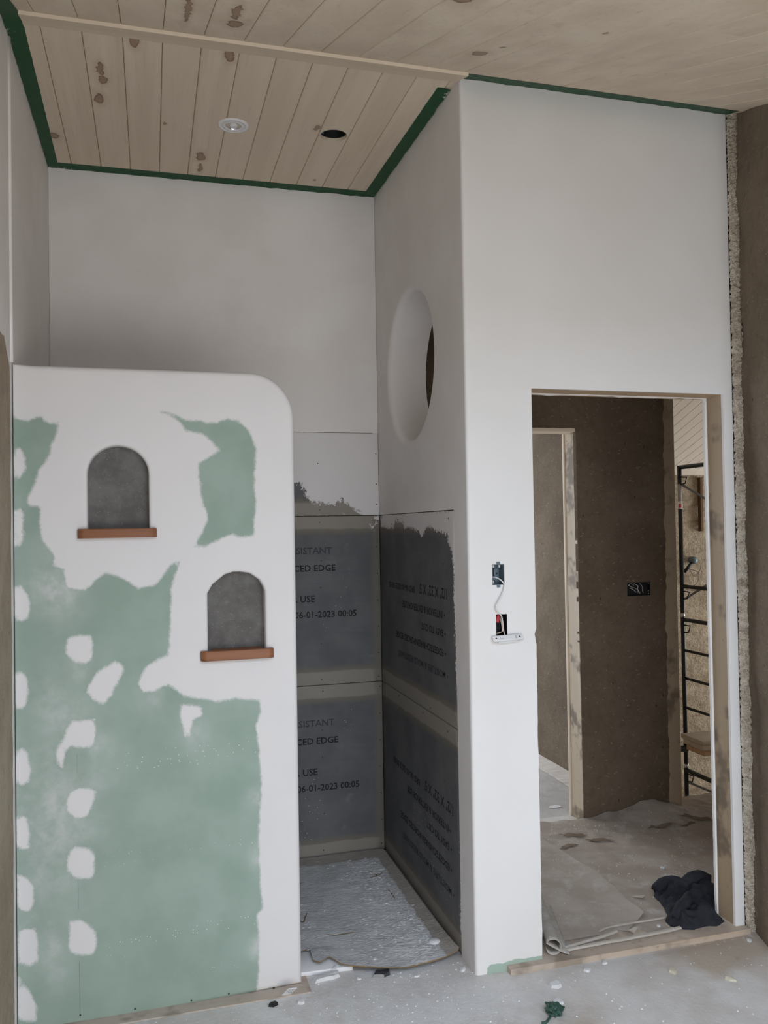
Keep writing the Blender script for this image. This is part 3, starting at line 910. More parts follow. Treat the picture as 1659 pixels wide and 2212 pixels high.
def board(parent, facing, u0, u1, z0, z1, white):
    """A cement board: facing 'Y' lies on the shower's rear wall (u = X), 'X' on its side wall (u = Y)."""
    if facing == 'Y':
        O, U = (0, YS, 0), (1, 0, 0)
        su = 1
    else:
        O, U = (0, 0, 0), (0, -1, 0)
        su = -1
    outl = [(su * u0, z0, 0.002), (su * u1, z0, 0.002), (su * u1, z1, 0.002), (su * u0, z1, 0.002)]
    corner = u1
    at = {'compound': lambda u, v: np.maximum.reduce([sdf(su * u, v, w) for w in white] + [np.full(u.shape, -0.3)]) if white and not callable(white) else (white(su * u, v) if callable(white) else np.full(u.shape, -0.3)),
          'edge': lambda u, v: np.minimum(v - z0, z1 - v) if z1 - z0 > 0.6 else np.minimum(v - z0, 0.5),
          'side': lambda u, v: (corner - su * u) if facing == 'Y' else np.full(u.shape, 0.5)}
    return slab('cement_board', O, U, (0, 0, 1), 0.0125, densify(outl, 0.1), (), 0.022, M_CEMENT, parent, at, K=2)


G = 0.0014
sb_up = board(wsd, 'X', 0.141, YS - 0.001, 0.8305 + G, 1.6460 - G, [SIDE_UP, SIDE_LOW])
sb_lo = board(wsd, 'X', 0.141, YS - 0.001, 0.012, 0.8305 - G, [SIDE_LOW])

wb_ = struct(box('wall_back', -1.66, 0.19, YS + 0.013, 1.36, -0.3, 3.4, M_DARK))
bb_up = board(wb_, 'Y', XL + 0.001, -0.001, 0.8305 + G, 1.6460 - G, BACK_DABS)
bb_lo = board(wb_, 'Y', XL + 0.001, -0.001, 0.012, 0.8305 - G, ())
bb_top = board(wb_, 'Y', XL + 0.001, -0.001, 1.6460 + G, 2.0505, lambda u, v: np.clip(-sdf(u, v, BACK_DARK), -0.05, 0.2))
dry = [(XL + 0.001, 2.0525), (-0.40, 2.0525), (-0.36, 2.0510), (-0.31, 2.0510), (-0.30, 2.0525), (-0.03, 2.0525), (-0.028, 2.0506), (-0.001, 2.0506), (-0.001, 3.3), (XL + 0.001, 3.3)]
slab('drywall_sheet', (0, YS, 0), (1, 0, 0), (0, 0, 1), 0.0125, [(a, b, 0.0) for a, b in dry], (), 0, M_PAINT, wb_)


def lettering(parent, body, facing, start, z, width, height, mat):
    vs, fs = text_mesh(body, width, height)
    if facing == 'Y':
        P = [(start + x, YS - 0.0006, z + y) for x, y, _ in vs]
    else:                                           # printed upside down on the side wall
        P = [(-0.0006, start + x, z - y) for x, y, _ in vs]
    me = bpy.data.meshes.new('lettering')
    me.from_pydata(P, [], fs)
    bm = bmesh.new(); bm.from_mesh(me)
    want = Vector((0, -1, 0)) if facing == 'Y' else Vector((-1, 0, 0))
    bm.normal_update()
    bmesh.ops.reverse_faces(bm, faces=[q for q in bm.faces if q.normal.dot(want) < 0])
    bm.to_mesh(me); bm.free()
    return link('lettering', me, mat, parent)


L_MOIST, L_EDGE, L_EASY, L_INT = '\u2022 MOISTURE & MOLD RESISTANT', '\u2022 EDGETECH\u00ae REINFORCED EDGE', '\u2022 EASY TO CUT', '\u2022 INTERIOR & EXTERIOR USE'
L_SIZE, L_DATE = '1/2" X 32" X 5\'', 'BRD 06-01-2023 00:05'
for b, dz in ((bb_up, 0.0), (bb_lo, -0.829)):
    lettering(b, L_MOIST, 'Y', -0.912, 1.464 + dz, 0.670, 0.030, M_FAINT)
    lettering(b, L_EDGE, 'Y', -0.899, 1.380 + dz, 0.674, 0.029, M_INK)
    lettering(b, L_EASY, 'Y', -0.895, 1.305 + dz, 0.300, 0.030, M_INK)
    lettering(b, L_INT, 'Y', -0.890, 1.232 + dz, 0.561, 0.031, M_INK)
    lettering(b, L_SIZE, 'Y', -0.932, 1.150 + dz, 0.346, 0.040, M_INK)
    lettering(b, L_DATE, 'Y', -0.522, 1.156 + dz, 0.398, 0.030, M_INK)
for b, z in ((sb_up, (1.346, 1.329, 1.256, 1.185, 1.108, 1.025)), (sb_lo, (0.532, 0.513, 0.440, 0.371, 0.292, 0.206))):
    dy = 0.0 if b is sb_up else -0.026
    lettering(b, L_SIZE, 'X', 0.230 + dy, z[0], 0.346, 0.040, M_INK)
    lettering(b, L_DATE, 'X', 0.638 + dy, z[1], 0.398, 0.0265, M_INK)
    lettering(b, L_INT, 'X', 0.258 + dy, z[2], 0.562, 0.0285, M_INK)
    lettering(b, L_EASY, 'X', 0.253 + dy, z[3], 0.300, 0.027, M_INK)
    lettering(b, L_EDGE, 'X', 0.254 + dy, z[4], 0.674, 0.027, M_INK)
    lettering(b, L_MOIST, 'X', 0.234 + dy, z[5], 0.668, 0.027, M_FAINT)

# screws along the board edges
scr = bpy.data.meshes.new('screw')
bm = bmesh.new()
bmesh.ops.create_cone(bm, segments=8, radius1=0.0034, radius2=0.0024, depth=0.0012, cap_ends=True)
bm.to_mesh(scr); bm.free()
scr.materials.append(M_SCREW)


def screw(parent, loc, facing):
    o = bpy.data.objects.new('screw', scr)
    o.location = loc
    o.rotation_euler = {'Y': (H, 0, 0), 'X': (0, H, 0)}[facing]
    o.parent = parent
    COL.objects.link(o)


for b, z0 in ((bb_up, 0.83), (bb_lo, 0.015)):
    for z in (0.025, 0.14, 0.27, 0.40, 0.53, 0.66, 0.79):
        screw(b, (-0.014 + random.uniform(-0.004, 0.004), YS - 0.0004, z0 + z), 'Y')
    for x in (-0.30, -0.70, -1.10):
        for z in (0.026, 0.20, 0.47, 0.60, 0.785):
            screw(b, (x + random.uniform(-0.006, 0.006), YS - 0.0004, z0 + z), 'Y')
for x, z in ((-0.3, 1.675), (-0.305, 1.90), (-0.012, 1.70), (-0.013, 1.80), (-0.013, 1.95)):
    screw(bb_top, (x, YS - 0.0004, z), 'Y')
for y, z in ((0.2, 1.615), (0.88, 1.62), (0.98, 1.60), (0.27, 1.44), (0.52, 1.38), (0.45, 0.85)):
    screw(sb_up, (-0.0004, y, z), 'X')
for y, z in ((0.25, 0.80), (0.55, 0.81), (0.9, 0.815), (0.3, 0.6)):
    screw(sb_lo, (-0.0004, y, z), 'X')

# ------------------------------------------------------------------ low shower wall with two arched niches
PY, PX1, PH, PT = 0.122, -0.598, 2.132, 0.14
rad = 0.155
outer = [(-1.5105, -0.01, 0.0), (PX1, 0.004, 0.018)] + [(PX1, z, 0.018) for z in np.arange(0.15, PH - rad, 0.15)]
outer += [(PX1 - rad + rad * math.cos(a), PH - rad + rad * math.sin(a), 0.018) for a in np.linspace(0, math.pi / 2, 18)]
outer += [(x, PH, 0.018) for x in np.arange(-0.85, -1.5, -0.12)] + [(-1.5105, PH, 0.004)]


def arch(x0, x1, z0, top, pts):
    cx, w = (x0 + x1) / 2, (x1 - x0) / 2
    spring = top - w * 0.98
    a = [(x0, z0, 0.011), (x1, z0, 0.011), (x1, (z0 + spring) / 2, 0.011)]
    if pts is not None:
        a += [(cx + w * math.cos(t), spring + (top - spring) * math.sin(t), 0.011) for t in pts]
    a += [(x0, (z0 + spring) / 2, 0.011)]
    return a


N1 = arch(-1.287, -1.092, 1.585, 1.872, np.linspace(0, math.pi, 25))
N2 = [(x, z, 0.011) for x, z in densify([(-0.903, 1.164), (-0.708, 1.164), (-0.708, 1.372), (-0.713, 1.388), (-0.726, 1.411), (-0.759, 1.435), (-0.792, 1.441), (-0.816, 1.441), (-0.844, 1.433), (-0.886, 1.400), (-0.903, 1.370)], 0.03)]


def pony_sd(u, v):
    g = np.maximum.reduce([sdf(u, v, q) for q in PONY_GREEN])
    w = -g
    for q in PONY_WHITE:
        w = np.maximum(w, sdf(u, v, q))
    return np.clip(w, -0.15, 0.15)


def pony_haze(u, v):
    h = np.zeros(u.shape)
    for x, z, s, a in PONY_HAZE:
        h = np.maximum(h, a * np.exp(-(((u - x) / s) ** 2 + ((v - z) / (1.35 * s)) ** 2)))
    return h


wp = struct(slab('wall_partition', (0, PY, 0), (1, 0, 0), (0, 0, 1), PT, densify(outer, 0.025), [N1, N2], 0.013, M_PONY, attrs={'compound': pony_sd, 'haze': pony_haze}, K=5))
for nm, c in (('niche_back', N1), ('niche_back', N2)):
    xs = [p[0] for p in c]; zs = [p[1] for p in c]
    box(nm, min(xs) - 0.005, max(xs) + 0.005, PY + 0.045, PY + 0.10, min(zs) - 0.01, max(zs) + 0.005, M_CONC, wp)
for x, z in PONY_SCREWS:
    o = bpy.data.objects.new('screw', scr)
    o.location = (x, PY - 0.0004, z + 0.004)
    o.rotation_euler = (H, 0, 0)
    o.parent = wp
    COL.objects.link(o)
for x, z0, z1 in ((-1.326, 0.80, 0.862), (-1.3265, 0.36, 0.455), (-1.325, 0.012, 0.192)):
    box('pencil_line', x - 0.0005, x + 0.0005, PY - 0.0004, PY + 0.002, z0, z1, M_GREYST, wp)
# rough timber under the low wall
struct(box('trim_2', XL + 0.003, -0.575, 0.068, 0.262, -0.005, 0.0035, M_PLATE, None, 0.001, 1))


def sill(label, x0, x1, z0, z1, tilt):
    w = x1 - x0
    d0, d1 = PY - 0.026, PY + 0.046
    r = 0.022
    out = [(x0, d1), (x1, d1)]
    # inside the niche the sill is as wide as the recess, outside it has rounded ends
    nx0, nx1 = x0 + 0.0385, x1 - 0.0365
    pts = [(nx0, d1), (nx0, PY - 0.0005), (x0, PY - 0.0005)]
    pts += [(x0 + r - r * math.cos(a), d0 + r - r * math.sin(a)) for a in np.linspace(0, math.pi / 2, 8)]
    pts += [(x1 - r + r * math.sin(a), d0 + r - r * math.cos(a)) for a in np.linspace(0, math.pi / 2, 8)]
    pts += [(x1, PY - 0.0005), (nx1, PY - 0.0005), (nx1, d1)]
    o = slab('niche_sill', (0, 0, z1), (1, 0, 0), (0, 1, 0), z1 - z0, [(a, b, 0.004) for a, b in pts], (), 0, M_CEDAR, None, K=3)
    return tag(o, label, 'sill')


sill('reddish wooden sill with rounded ends under the upper arched niche', -1.318, -1.067, 1.5655, 1.5965, 0)
sill('reddish wooden sill with rounded ends under the lower arched niche', -0.929, -0.681, 1.1435, 1.1765, 0)

# ------------------------------------------------------------------ left wall: plaster coat and corner bead
edge = [(0.74, 0.0), (0.74, 2.2)] + [(-y, z) for y, z in ((-0.35, 2.22), (-0.15, 2.19), (-0.06, 2.185), (-0.035, 2.19), (-0.012, 2.175), (0.008, 2.155), (0.024, 2.142), (0.045, 2.13), (0.066, 2.115))]
edge += [(-(0.072 + random.uniform(-0.006, 0.006) - 0.010 * (2.1 - z) / 2.1), z) for z in np.arange(2.08, 0.02, -0.05)] + [(-0.06, 0.0)]
slab('earth_plaster', (XL + 0.003, 0, 0), (0, 1, 0), (0, 0, 1), 0.0028, [(-a, b, 0.001) for a, b in edge], (), 0, M_EARTH2, wl, K=2)
bm = bmesh.new()
add_tube(bm, [(XL + 0.001, 0.106, z) for z in np.linspace(2.135, 3.19, 8)], 0.0075, 10)
bmobj('corner_bead', bm, M_PAINT, wl, True)

# ------------------------------------------------------------------ right wall: earth plaster with a ragged straw edge
wr = struct(empty('wall_right'))
prof = [(1.150, -0.012), (1.140, -0.05), (1.112, -0.13), (1.085, -0.21), (1.065, -0.32), (1.06, -0.6), (1.06, -4.0)]
vs, fs = [], []
zs = np.linspace(0, 3.25, 90)
sub = []
for i in range(len(prof) - 1):
    a, b = prof[i], prof[i + 1]
    m = max(1, int(min(abs(b[1] - a[1]), 0.5) / 0.02))
    sub += [(a[0] + (b[0] - a[0]) * k / m, a[1] + (b[1] - a[1]) * k / m) for k in range(m)]
sub.append(prof[-1])
for z in zs:
    for j, (x, y) in enumerate(sub):
        d = 0.010 * mnoise.noise(Vector((x * 6, y * 6, z * 5))) + 0.004 * mnoise.noise(Vector((y * 22, z * 22, 3)))
        e = 0.010 * mnoise.noise(Vector((z * 14, 1.3, 5))) + 0.006 * mnoise.noise(Vector((z * 45, 4, 5))) if j == 0 else 0
        vs.append((x + d + e, y + (0.3 * e if j == 0 else 0), z))
n = len(sub)
for i in range(len(zs) - 1):
    for j in range(n - 1):
        fs.append((i * n + j, i * n + j + 1, (i + 1) * n + j + 1, (i + 1) * n + j))
base = len(vs)
vs += [(1.5, -0.012, 0), (1.5, -4.0, 0), (1.5, -0.012, 3.25), (1.5, -4.0, 3.25)]
pl = pyobj('earth_plaster', vs, fs, M_EARTH3, wr, True)
box('core', 1.2, 1.5, -4.0, -0.02, -0.02, 3.25, M_DARK, wr)
# straw edge: rough strip facing the room between the white sheet and the plaster
vs, fs = [], []
zs = np.linspace(0, 3.2, 520)
nu = 9
for i, z in enumerate(zs):
    lft = 1.117 + 0.003 * mnoise.noise(Vector((z * 30, 2, 2)))
    rgt = 1.156 + 0.012 * mnoise.noise(Vector((z * 7, 9, 2))) + 0.006 * mnoise.noise(Vector((z * 40, 9, 7)))
    for j in range(nu):
        t = j / (nu - 1)
        x = lft + (rgt - lft) * t
        y = -0.006 - 0.020 * math.sin(t * math.pi * 0.62) - 0.009 * (mnoise.noise(Vector((x * 95, z * 95, 1))) + 0.7 * mnoise.noise(Vector((x * 190, z * 190, 8))))
        vs.append((x, y, z))
for i in range(len(zs) - 1):
    for j in range(nu - 1):
        fs.append((i * nu + j, i * nu + j + 1, (i + 1) * nu + j + 1, (i + 1) * nu + j))
pyobj('straw_edge', vs, fs, M_STRAWEDGE, wr, False)
bm = bmesh.new()
for k in range(420):
    z = random.uniform(0.02, 3.15)
    p = Vector((random.uniform(1.12, 1.165), -0.026 - random.uniform(0, 0.006), z))
    d = Vector((random.uniform(-1, 1), random.uniform(-0.6, 0.1), random.uniform(-1, 1))).normalized() * random.uniform(0.006, 0.02)
    add_tube(bm, [p, p + d], 0.0006, 3, False)
tag(bmobj('straw', bm, plain('dry_straw', (0.60, 0.50, 0.34), 0.8), wr), kind='stuff')
struct(wr)

# ------------------------------------------------------------------ hall behind the doorway
HX0, HX1 = 0.185, 2.62
struct(box('ceiling_hall', HX0 - 0.05, HX1 + 0.1, 0.10, 1.34, 3.2, 3.3, M_EARTH))
struct(box('wall_hall_end', HX1, HX1 + 0.1, 0.0, 1.34, -0.3, 3.3, M_EARTH))
struct(box('floor_hall', 0.12, HX1, 0.118, 1.335, -0.3, 0.014, M_FLOOR))
LD, RD, RDT = 1.100, 1.690, 2.46
JB = [(1.372, 1.195), (1.512, 1.195), (1.512, 1.268), (1.372, 1.268)]
ho = [(HX0, -0.02, 0), (0.25, -0.02, 0), (0.25, 2.092, 0)]
ho += ragged((0.25, 2.094, 0), (LD - 0.016, 2.094, 0), 0.002, 0.03) + ragged((LD - 0.016, 2.094, 0), (LD - 0.010, -0.02, 0), 0.0016, 0.02) + [(LD - 0.010, -0.02, 0)]
ho += [(1.602, -0.02, 0)] + ragged((1.602, 0.0, 0), (1.615, 2.3, 0), 0.007, 0.016) + [(1.615, 2.3, 0), (1.615, RDT, 0), (2.56, RDT, 0), (2.56, -0.02, 0), (HX1, -0.02, 0), (HX1, 3.3, 0), (HX0, 3.3, 0)]
wh = struct(slab('wall_hall', (0, 1.195, 0), (1, 0, 0), (0, 0, 1), 0.030, ho, [[(a, b, 0) for a, b in JB]], 0.09, M_EARTH))
box('core', LD + 0.012, 1.60, 1.227, 1.325, -0.02, 3.3, M_EARTH, wh)
box('core', HX0, LD + 0.012, 1.227, 1.325, 2.11, 3.3, M_EARTH, wh)
box('core', 1.60, HX1, 1.227, 1.325, RDT, 3.3, M_EARTH, wh)
box('jamb', LD - 0.014, LD + 0.012, 1.203, 1.322, -0.01, 2.092, wood('pale_jamb_wood', (0.60, 0.50, 0.38), (0.50, 0.41, 0.30), (0.33, 0.25, 0.17), (), 'Z', 0.3, 0.8, dirt=0.8), wh, 0.002, 1)
box('jamb', LD - 0.020, LD - 0.010, 1.326, 1.345, -0.01, 2.085, M_TRIM, wh, 0.002, 1)
box('header', 0.24, LD + 0.012, 1.203, 1.322, 2.076, 2.11, M_TRIM, wh, 0.002, 1)
box('post', 1.607, RD, 1.205, 1.320, -0.01, RDT, M_STUDZ, wh, 0.003, 1)

# pale room behind the far doorway
wroom = struct(empty('wall_side_room'))
box('earth_plaster', 1.462, 1.53, 1.327, 4.62, -0.3, 2.7, M_EARTH4, wroom)
box('earth_plaster', 1.531, 1.60, 1.327, 4.08, -1.55, 3.4, M_EARTH2, wroom)
box('wall_piece', -1.6, -1.5, 1.36, 4.7, -0.3, 2.7, M_PAINT, wroom)
for a in ((-1.5, -1.4, -0.3, 2.7), (1.2, 1.47, -0.3, 2.7), (-1.4, 1.2, -0.3, 0.15), (-1.4, 1.2, 2.45, 2.7)):
    box('wall_piece', a[0], a[1], 4.56, 4.68, a[2], a[3], M_PAINT, wroom)
struct(box('ceiling_side_room', -1.6, 1.53, 1.33, 4.7, 2.6, 2.7, M_PAINT))
struct(box('floor_side_room', -1.5, 1.462, 1.336, 4.56, -0.3, 0.013, M_SLAB))

# tall space behind the right-hand opening
ws = struct(empty('wall_straw'))
vs, fs = [], []
xs, zs = np.linspace(1.6, 6.9, 110), np.linspace(-1.6, 2.25, 120)
for z in zs:
    for x in xs:
        y = 4.08 - 0.022 * (mnoise.noise(Vector((x * 3, 1, z * 16))) + 0.6 * mnoise.noise(Vector((x * 14, 5, z * 30))))
        vs.append((x, y, z))
for i in range(len(zs) - 1):
    for j in range(len(xs) - 1):
        a = i * len(xs) + j
        fs.append((a, a + 1, a + len(xs) + 1, a + len(xs)))
pyobj('straw_face', vs, fs, M_STRAW, ws, True)
box('core', 1.6, 6.9, 4.11, 4.3, -1.6, 2.4, M_DARK, ws)
AZ, AK = 3.634, -0.39           # sloping ceiling z = AZ + AK * Y
ca = struct(pyobj('ceiling_stair', [(1.55, 1.2, AZ + AK * 1.2 + 0.03), (7.0, 1.2, AZ + AK * 1.2 + 0.03), (7.0, 4.4, AZ + AK * 4.4 + 0.03), (1.55, 4.4, AZ + AK * 4.4 + 0.03)], [(0, 1, 2, 3)], M_DARK))
xx = 2.3
while xx < 5.3:
    c = random.uniform(1.6, 3.9)
    for a, b in ((1.22, c), (c + 0.002, 4.1)):
        plank(ca, xx, xx + 0.098, a, b, AZ, AK, M_PLANK2)
    xx += 0.098
struct(box('trim_3', 2.3, 5.3, 4.0, 4.05, AZ + AK * 4.04 - 0.03, AZ + AK * 4.04 + 0.02, M_PLANK2))
for z0, z1 in ((-1.55, -0.7), (2.1, 3.4)):
    struct(box('wall_stair_end', 6.95, 7.1, 1.2, 4.3, z0, z1, M_EARTH2))
struct(box('wall_stair', HX1 + 0.1, 7.0, 1.2, 1.325, -1.55, 3.3, M_EARTH2))

# ------------------------------------------------------------------ green masking tape round the ceiling


def tape(label, a0, a1, b0, b1, surf, drop=0.0012, amp=0.002, smear=0.5, step=0.03):
    """A strip between two edges: a0 -> a1 lies against the wall, b0 -> b1 is the free edge; surf(x, y) gives the ceiling height."""
    L = math.hypot(a1[0] - a0[0], a1[1] - a0[1])
    n = max(6, int(L / step))
    vs, fs, sm = [], [], []
    m = 4
    for i in range(n + 1):
        t = i / n
        ja, jb = random.uniform(-amp, amp), random.uniform(-amp, amp) * 0.4
        for j in range(m + 1):
            s = j / m
            x = (a0[0] + (a1[0] - a0[0]) * t) * (1 - s) + (b0[0] + (b1[0] - b0[0]) * t) * s
            y = (a0[1] + (a1[1] - a0[1]) * t) * (1 - s) + (b0[1] + (b1[1] - b0[1]) * t) * s
            k = ja * (1 - s) + jb * s
            ox, oy = (b0[0] - a0[0]), (b0[1] - a0[1])
            w = math.hypot(ox, oy) or 1
            x += ox / w * k
            y += oy / w * k
            z = surf(x, y) - drop - (0.005 + 0.004 * mnoise.noise(Vector((x * 20, y * 20, 0)))) * (1 - s) ** 2
            vs.append((x, y, z))
            sm.append(smear * (1 - s) ** 1.5 + (0.0 if 0.06 < t else 0.25))
    c = m + 1
    for i in range(n):
        for j in range(m):
            fs.append((i * c + j, i * c + j + 1, (i + 1) * c + j + 1, (i + 1) * c + j))
    k = len(vs)
    vs += [(x, y, z + 0.0008) for x, y, z in vs]
    sm += sm
    fs += [tuple(k + q for q in reversed(F)) for F in fs]
    o = pyobj('masking_tape', vs, fs, M_TAPE, None, True)
    o.data.attributes.new('smear', 'FLOAT', 'POINT').data.foreach_set('value', sm)
    return tag(o, label, 'tape')


zs_ = lambda x, y: CS0 + CSK * y
zm_ = lambda x, y: CM0 + CMK * y
tape('green masking tape on the shower ceiling along the left wall', (XL + 0.002, 0.05), (XL + 0.002, YS - 0.003), (XL + 0.056, 0.055), (XL + 0.046, YS - 0.05), zs_, smear=0.62)
tape('green masking tape on the shower ceiling along the back wall', (XL + 0.004, YS - 0.003), (-0.003, YS - 0.003), (XL + 0.05, YS - 0.055), (-0.05, YS - 0.06), zs_, smear=0.55)
tape('green masking tape on the shower ceiling along the wall with the round opening', (-0.003, 0.085), (-0.003, YS - 0.004), (-0.052, 0.09), (-0.058, YS - 0.05), zs_, smear=0.6)
tape('green masking tape on the ceiling along the top of the doorway wall', (-0.035, -0.006), (1.125, -0.006), (-0.05, -0.085), (1.115, -0.085), zm_, smear=0.58, amp=0.004)
tape('short piece of green masking tape above the left wall in the ceiling corner', (XL + 0.002, -0.62), (XL + 0.002, 0.045), (XL + 0.055, -0.62), (XL + 0.058, 0.03), lambda x, y: min(zm_(x, y), zs_(x, y) - 0.014), smear=0.5, drop=0.003)

# ------------------------------------------------------------------ recessed lamp and the open hole beside it
LX, LY = -0.749, 0.583
lz = zs_(LX, LY)
lamp = empty('recessed_light', (LX, LY, lz))
tag(lamp, 'white round recessed ceiling light with bulb above the shower', 'light')
bm = bmesh.new()
add_lathe(bm, [(0.061, 0.0), (0.060, -0.0035), (0.054, -0.006), (0.045, -0.0068), (0.0445, -0.0045), (0.0435, -0.0045), (0.043, -0.0068), (0.032, -0.006), (0.031, -0.004)], (0, 0, 0), 'Z', 48)
bmobj('flange', bm, M_WHITEPL, lamp, True)
bm = bmesh.new()
add_lathe(bm, [(0.031, -0.004), (0.026, 0.006), (0.016, 0.012), (0.0, 0.013)], (0, 0, 0), 'Z', 40)
bmobj('reflector', bm, M_REFL, lamp, True)
bm = bmesh.new()
add_lathe(bm, [(0.0, -0.012), (0.008, -0.011), (0.015, -0.007), (0.018, 0.0), (0.016, 0.010)], (0, 0, 0), 'Z', 32)
bmobj('bulb', bm, M_LENS, lamp, True)
hz0 = zs_(HOLE[0], HOLE[1])
can = empty('light_housing', (HOLE[0], HOLE[1], hz0))
tag(can, 'open round light hole in the shower ceiling with a black housing inside', 'light housing')
bm = bmesh.new()
add_lathe(bm, [(0.0545, 0.015), (0.0545, 0.12), (0.0, 0.12)], (0, 0, 0), 'Z', 40)
bmobj('can', bm, M_BLACK, can, True)
for a in (2.6, 4.0, 5.6):
    box('clip', -0.006, 0.006, -0.002, 0.002, 0.016, 0.045, M_GALV, can, mtx=Matrix.Rotation(a, 4, 'Z') @ Matrix.Translation((0.050, 0, 0)))

# ------------------------------------------------------------------ electrical boxes on the doorway wall
eb = empty('switch_box', (0.1135, 0.0, 1.409))
tag(eb, 'empty galvanised metal switch box set in the white wall beside the doorway', 'electrical box')
bm = bmesh.new()
for a in ((-0.0225, -0.0212, 0.001, 0.045, -0.036, 0.036), (0.0212, 0.0225, 0.001, 0.045, -0.036, 0.036), (-0.0225, 0.0225, 0.001, 0.045, 0.0348, 0.036), (-0.0225, 0.0225, 0.001, 0.045, -0.036, -0.0348), (-0.0225, 0.0225, 0.0438, 0.045, -0.036, 0.036)):
    add_box(bm, *a)
bmobj('box_body', bm, M_GALV, eb)
for z in (0.0415, -0.0405):
    bm = bmesh.new()
    add_box(bm, -0.007, 0.007, -0.0016, 0.0006, z - 0.0055, z + 0.0055, 0.0005, 1)
    bmobj('mounting_ear', bm, M_GALV, eb)
for x, z, s in ((-0.011, 0.030, 1), (0.012, 0.030, 1), (-0.012, -0.028, 1)):
    box('clamp', x - 0.004, x + 0.004, 0.018, 0.024, z - 0.006, z + 0.006, M_SILVER, eb, 0.001, 1)
for x, z in ((-0.012, 0.018), (0.002, 0.019), (-0.016, 0.002), (0.012, 0.002), (0.002, -0.025)):
    bm = bmesh.new()
    add_lathe(bm, [(0.0, 0.0), (0.0035, 0.0), (0.0036, 0.001)], (x, 0.043, z), 'Y', 12)
    bmobj('knockout', bm, M_BLACK, eb)
box('divider', -0.0085, -0.0070, 0.02, 0.043, -0.012, 0.022, M_GALV, eb)

pb = empty('outlet_box', (0.1228, 0.0, 1.2285))
tag(pb, 'open black plastic box full of wires in the white wall beside the doorway', 'electrical box')
bm = bmesh.new()
for a in ((-0.0213, -0.0198, 0.0008, 0.06, -0.038, 0.038), (0.0198, 0.0213, 0.0008, 0.06, -0.038, 0.038), (-0.0213, 0.0213, 0.0008, 0.06, 0.0365, 0.038), (-0.0213, 0.0213, 0.0008, 0.06, -0.038, -0.0365), (-0.0213, 0.0213, 0.0585, 0.06, -0.038, 0.038)):
    add_box(bm, *a)
bmobj('box_body', bm, M_BLACK, pb)
bm = bmesh.new()
add_lathe(bm, [(0.0, 0.017), (0.0048, 0.0168), (0.0066, 0.010), (0.0086, -0.006), (0.0088, -0.0125), (0.0, -0.0125)], (0, 0, 0), 'Z', 14)
bmesh.ops.transform(bm, matrix=Matrix.Translation((-0.0125, 0.008, 0.022)) @ Matrix.Rotation(0.25, 4, 'Y'), verts=bm.verts)
bmobj('wire_nut', bm, M_RED, pb, True)
for x0, x1 in ((-0.014, -0.010), (-0.009, -0.002)):
    tube('wire', spline([(x0, 0.010, 0.011), (x1, 0.012, -0.005), (x1 - 0.004, 0.02, -0.025), (x1 - 0.004, 0.03, -0.033)], 6), 0.0016, M_BLACKP, pb, 6)
for k, (m_, dx) in enumerate(((M_TANW, 0.0), (M_TANW, 0.003), (M_CABLE, 0.006), (M_TANW, 0.0085))):
    tube('wire', spline([(-0.002 + dx, 0.02, 0.026), (0.000 + dx, 0.006, 0.010), (0.002 + dx * 0.7, 0.003, -0.012), (0.001 + dx * 0.3, 0.004, -0.024), (-0.008, 0.012, -0.0315 + 0.001 * k), (-0.019, 0.02, -0.0345 + 0.001 * k)], 6), 0.0013, m_, pb, 6)
for dx in (0.010, 0.012, 0.015):
    tube('wire', spline([(0.004 + dx * 0.4, 0.012, 0.0), (dx - 0.003, 0.004, -0.018), (dx - 0.002, -0.004, -0.034), (dx - 0.004, -0.012, -0.039)], 6), 0.0012, M_TANW if dx < 0.014 else M_BLACKP, pb, 6)

cb = tag(tube('electrical_cable', spline([(0.098, 0.030, 1.400), (0.110, 0.012, 1.398), (0.124, 0.0, 1.388), (0.1325, -0.004, 1.376), (0.1325, -0.007, 1.368), (0.128, -0.009, 1.352), (0.116, -0.012, 1.330), (0.1005, -0.014, 1.305), (0.0965, -0.013, 1.291), (0.1035, -0.010, 1.277), (0.117, -0.005, 1.265), (0.1265, 0.004, 1.252), (0.130, 0.012, 1.235)], 8), 0.0025, M_CABLE, None, 8),
         'thin white cable hanging between the two electrical boxes on the white wall', 'cable')

mtx = Matrix.Translation((0.139, -0.017, 1.1835)) @ Matrix.Rotation(-0.035, 4, 'Y') @ Matrix.Rotation(-0.75, 4, 'X')
sw = tag(empty('switch_strap'), 'white dimmer switch hanging loose below the black electrical box', 'switch')
sw.matrix_world = mtx
bm = bmesh.new()
add_box(bm, -0.0585, 0.0585, -0.0012, 0.0012, -0.012, 0.012, 0.003, 2)
bmobj('strap', bm, M_WHITEPL, sw, True)
bm = bmesh.new()
add_box(bm, -0.038, 0.036, -0.0025, 0.016, -0.0112, 0.0112, 0.001, 1)
bmobj('switch_body', bm, M_WHITEPL, sw)
for x in (-0.045, 0.045):
    bm = bmesh.new()
    add_lathe(bm, [(0.0, -0.0016), (0.0030, -0.0016), (0.0032, -0.0010)], (x, 0, 0.001), 'Y', 14)
    bmobj('screw_hole', bm, M_SCREW, sw)
bm = bmesh.new()
for a in ((-0.030, -0.0285, -0.004, 0.004), (-0.0245, -0.023, -0.004, 0.0005), (-0.019, -0.0175, -0.004, 0.0005), (-0.030, -0.0175, -0.0050, -0.0036)):
    add_box(bm, a[0], a[1], -0.0030, -0.0024, a[2], a[3])
bmobj('printed_mark', bm, M_GREYMARK, sw)
pyobj('printed_mark', [(0.030, -0.0029, 0.009), (0.035, -0.0029, -0.004), (0.030, -0.0029, -0.008), (0.0255, -0.0029, -0.004)], [(0, 1, 2, 3)], M_GREYMARK, sw)

